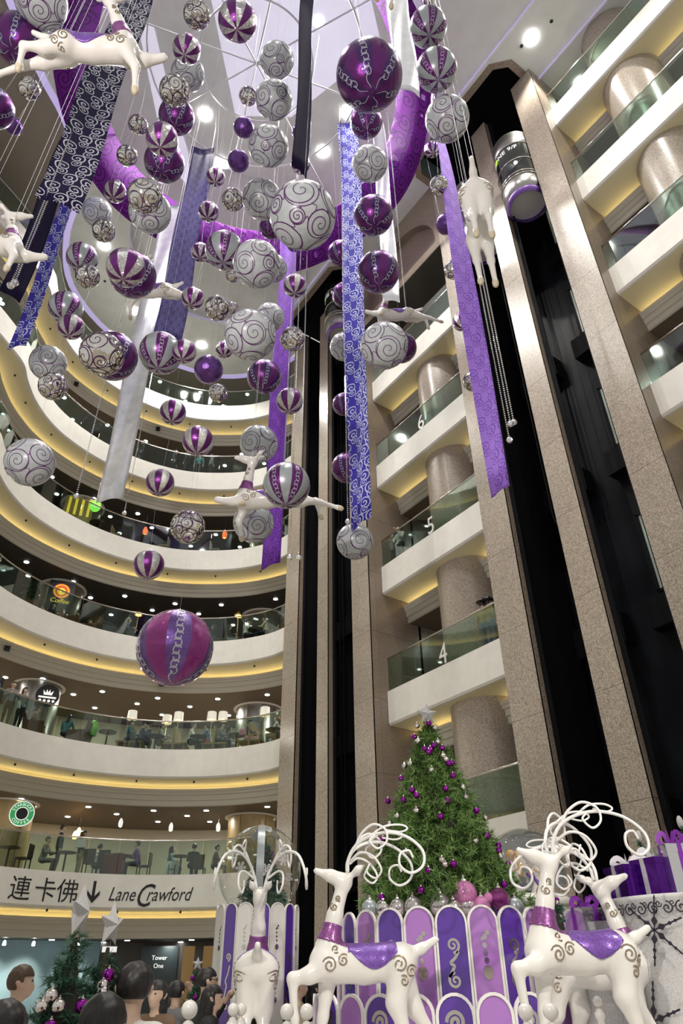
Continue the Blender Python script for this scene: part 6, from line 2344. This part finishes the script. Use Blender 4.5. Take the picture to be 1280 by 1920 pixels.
for a in (
    ('armchair', 71, 1342, 4, RIGHT + .3, 'brown leather armchair below the round black sign', 'armchair', .7),
    ('armchair', 150, 1362, 4, LEFT, 'brown leather armchair beside the green shopping bag', 'armchair', .6),
    ('table', 203, 1366, 4, 0, 'small dark cafe table left of the booth seats', 'table', .74),
    ('booth', 249, 1372, 4, RIGHT + .1, 'first oak booth seat from the left, under a white lamp', 'bench', .8),
    ('booth', 331, 1376, 4, RIGHT + .02, 'second oak booth seat from the left', 'bench', .8),
    ('booth', 407, 1374, 4, RIGHT - .05, 'third oak booth seat from the left', 'bench', .8),
    ('booth', 475, 1366, 4, RIGHT - .2, 'fourth oak booth seat, nearest the far pier', 'bench', .8),
    ('table', 293, 1372, 4, 0, 'dark table between the first two booth seats', 'table', .74),
    ('table', 372, 1373, 4, 0, 'dark table between the second and third booth seats', 'table', .74),
    ('table', 444, 1370, 4, 0, 'dark table between the last two booth seats', 'table', .74),
    ('table', 515, 1357, 4, 0, 'dark table beside the far pier, second gallery', 'table', .74),
    ('table', 18, 1588, 3, 0, 'table at the left edge of the lowest gallery', 'table', .74),
    ('chair', 48, 1590, 3, LEFT, 'dark chair beside the wooden column, lowest gallery', 'chair', .8),
    ('table', 125, 1594, 3, 0, 'table behind the walking person in black', 'table', .74),
    ('chair', 172, 1600, 3, AWAY, 'dark chair behind the person with shoulder bag', 'chair', .8),
    ('chair', 199, 1602, 3, AWAY, 'dark chair left of the red carton, lowest gallery', 'chair', .8),
    ('table', 232, 1598, 3, 0, 'table beside the red carton', 'table', .74),
    ('chair', 272, 1606, 3, LEFT, 'dark chair under the person in mauve', 'chair', .8),
    ('table', 340, 1604, 3, 0, 'round table right of the H placard', 'table', .74),
    ('chair', 375, 1610, 3, AWAY, 'dark chair right of the H placard', 'chair', .8),
    ('armchair', 70, 1128, 5, RIGHT, 'dark armchair left of the emblem board', 'armchair', .7),
    ('armchair', 140, 1158, 5, RIGHT, 'dark armchair right of the emblem board', 'armchair', .7),
    ('armchair', 172, 1172, 5, LEFT, 'dark armchair at the middle of the third gallery', 'armchair', .7),
    ('table', 199, 1172, 5, 0, 'round black table left of the big glitter ball', 'table', .74),
    ('chair', 225, 1180, 5, RIGHT, 'black chair left of the big glitter ball', 'chair', .8),
    ('table', 480, 1166, 5, 0, 'round black table near the far pier, third gallery', 'table', .74),
    ('chair', 415, 1188, 5, LEFT, 'black chair right of the big glitter ball', 'chair', .8),
    ('oakchair', 222, 985, 6, RIGHT, 'tall oak chair right of the lime oval sign', 'chair', .8),
    ('oakchair', 310, 1005, 6, LEFT, 'oak chair left of the mirror ball, fourth gallery', 'chair', .8),
    ('oakchair', 405, 1008, 6, RIGHT, 'oak chair under the red pendant lamp', 'chair', .8),
    ('table', 185, 968, 6, 0, 'round table below the lime oval sign', 'table', .74),
    ('table', 270, 1002, 6, 0, 'table under the left red pendant lamp', 'table', .74),
):
    furnish(*a)


def table_lamp(x, y, L, label, hz=1.72):
    p = settle(at_z(x, y, LV[L] + hz), 1.2)
    root = empty('table_lamp', (p[0], p[1], LV[L]), 0, label, 'lamp', 'white shaded lamps on gallery %d' % L)
    MB().lathe([(.14, 0), (.14, .03), (.02, .05), (.018, hz - .12)], 12).obj('stand', M['steel'], root, True)
    MB().lathe([(.21, hz - .16), (.19, hz + .20)], 20).obj('lamp_shade', M['shade'], root, True)
    MB().lathe([(.001, hz + .02), (.05, hz - .03), (.06, hz - .10), (.001, hz - .17)], 10).obj('bulb', M['warm_bulb'], root, True)
for k, (x, y) in enumerate(((248, 1342), (313, 1350), (335, 1344), (397, 1344), (418, 1344), (497, 1333))):
    table_lamp(x, y, 4, 'white drum-shaded lamp, %s from the left on the second gallery' % ords[k])


def pendant(x, y, L, m, label, top, r_=.09, hh=.22, group='pendant lamps on the galleries'):
    z = LV[L] + top
    p = settle(at_z(x, y, z), .9)
    p = np.array([p[0], p[1], z])
    root = empty('pendant_lamp', tuple(p), 0, label, 'pendant lamp', group)
    zc = LV[L + 1] - 1.95 - z
    MB().lathe([(r_ * .3, hh), (r_ * .8, hh * .6), (r_, hh * .2), (r_ * .85, -hh * .4), (r_ * .6, -hh * .5)], 14).obj('lamp_shade', m, root, True)
    MB().tube([(0, 0, hh), (0, 0, zc)], .008, 5).obj('cord', M['black'], root)
    MB().lathe([(.001, -hh * .35), (r_ * .5, -hh * .42), (.001, -hh * .55)], 8).obj('bulb', M['warm_bulb'] if m is not M['white_sign'] else M['lamp_cool'], root)
for k, (x, y) in enumerate(((226, 1545), (320, 1553), (409, 1553))):
    pendant(x, y, 3, M['white_sign'], 'small white pendant lamp, %s from the left on the lowest gallery' % ords[k], 2.1)
for k, (x, y) in enumerate(((140, 1568), (147, 1562))):
    pendant(x, y, 3, M['warm_bulb'], '%s glowing orange pendant lamp beside the long-haired person' % ('left' if k == 0 else 'right'), 1.8, .10, .2)
for k, (x, y) in enumerate(((272, 998), (421, 1004))):
    pendant(x, y, 6, M['red_shade'], 'red pendant lamp on the fourth gallery, %s of the mirror ball' % ('left' if k == 0 else 'right'), 1.55, .13, .32)
for k, (x, y) in enumerate(((260, 1150), (447, 1153))):
    p = settle(at_z(x, y, LV[5] + 1.75), .7)
    root = empty('standing_lamp', (p[0], p[1], LV[5]), 0, 'gold standing lamp %s of the big glitter ball' % ('left' if k == 0 else 'right'), 'lamp', 'gold standing lamps')
    M.setdefault('brass', mat('brass', (.7, .5, .18), .25, 1.0))
    MB().lathe([(.16, 0), (.16, .03), (.02, .06), (.02, 1.6)], 12).obj('pole', M['brass'], root, True)
    MB().lathe([(.20, 1.68), (.17, 1.78), (.07, 1.86), (.02, 1.95)], 16).obj('lamp_shade', M['brass'], root, True)
    MB().lathe([(.001, 1.62), (.12, 1.66), (.13, 1.70), (.001, 1.72)], 12).obj('bulb', M['warm_bulb'], root, True)

# bags, cartons, plant
p = settle(at_z(215, 1612, LV[3] + .3), .6)
CM['dark_red'] = mat('dark_red_card', (.16, .02, .025), .6)
c_ = tag(MB().box(-.35, .35, -.2, .2, 0, .75).obj('red_carton', CM['dark_red']), 'red carton standing behind the lowest gallery glass', 'carton')
c_.location = (p[0], p[1], LV[3]); c_.rotation_euler = (0, 0, RIGHT)
MB().box(-.352, .352, -.205, .205, .70, .755).obj('flap', CM['brown'], c_)
p = settle(at_z(176, 1360, LV[4] + .75), .8)
c_ = tag(MB().lathe([(.14, .0), (.20, .3), (.16, .55), (.05, .62)], 12, (0, 0, .5)).obj('green_bag', mat('bright_green_bag', (.18, .55, .03), .5)), 'bright green bag beside the brown armchair', 'bag')
c_.location = (p[0], p[1], LV[4])
MB().tube([(-.08, 0, 1.1), (-.05, 0, 1.25), (.05, 0, 1.25), (.08, 0, 1.1)], .012, 6).obj('handle', CM['olive'], c_)
for (x, y, L, hz, s_, cl, lab) in ((153, 1581, 3, 1.15, 1.0, 'white', 'white shoulder bag of the long-haired person'), (32, 1315, 4, .95, .9, 'white', 'white paper bag held at the second gallery rail'), (456, 1360, 4, .75, .8, 'pink', 'pink bag on a booth seat')):
    p = settle(at_z(x, y, LV[L] + hz), .42 if L == 3 else .4)
    p = np.array([p[0], p[1], LV[L] + hz])
    b_ = tag(MB().add([(-.18, -.07, 0), (.18, -.07, 0), (.18, .07, 0), (-.18, .07, 0), (-.15, -.04, .3), (.15, -.04, .3), (.15, .04, .3), (-.15, .04, .3)],
                      [(0, 3, 2, 1), (4, 5, 6, 7), (0, 1, 5, 4), (1, 2, 6, 5), (2, 3, 7, 6), (3, 0, 4, 7)]).obj('hanging_bag', CM[cl]), lab, 'bag')
    b_.location = tuple(p - np.array([0, 0, .15])); b_.rotation_euler = (0, 0, RIGHT); b_.scale = (s_,) * 3
    MB().tube([(-.1, 0, .3), (-.06, 0, .5), (.06, 0, .5), (.1, 0, .3)], .012, 6).obj('strap', CM['brown'], b_)
p = settle(at_z(55, 1105, LV[5] + 1.1), .7)
pl = empty('potted_plant', (p[0], p[1], LV[5]), 0, 'leafy potted plant at the left of the third gallery', 'plant')
MB().lathe([(.16, 0), (.22, .4), (.24, .42), (.01, .40)], 16).obj('pot', M['dark_wood'], pl, True)
MB().tube([(0, 0, .4), (.02, .01, 1.1)], .02, 6).obj('stem', M['bark'], pl)
rl = random.Random(3)
leafm = MB().add([(0, 0, 0), (.05, .12, .02), (0, .26, 0), (-.05, .12, .02)], [(0, 1, 2), (0, 2, 3)]).mesh('leaf', mat('leaf_green', (.05, .13, .05), .5))
for k in range(60):
    z = rl.uniform(.65, 1.5)
    link_mesh('leaf', leafm, pl, (rl.uniform(-.22, .22), rl.uniform(-.22, .22), z), (rl.uniform(-.8, .8), rl.uniform(-.6, .6), rl.uniform(0, 6.28)), rl.uniform(.7, 1.2))
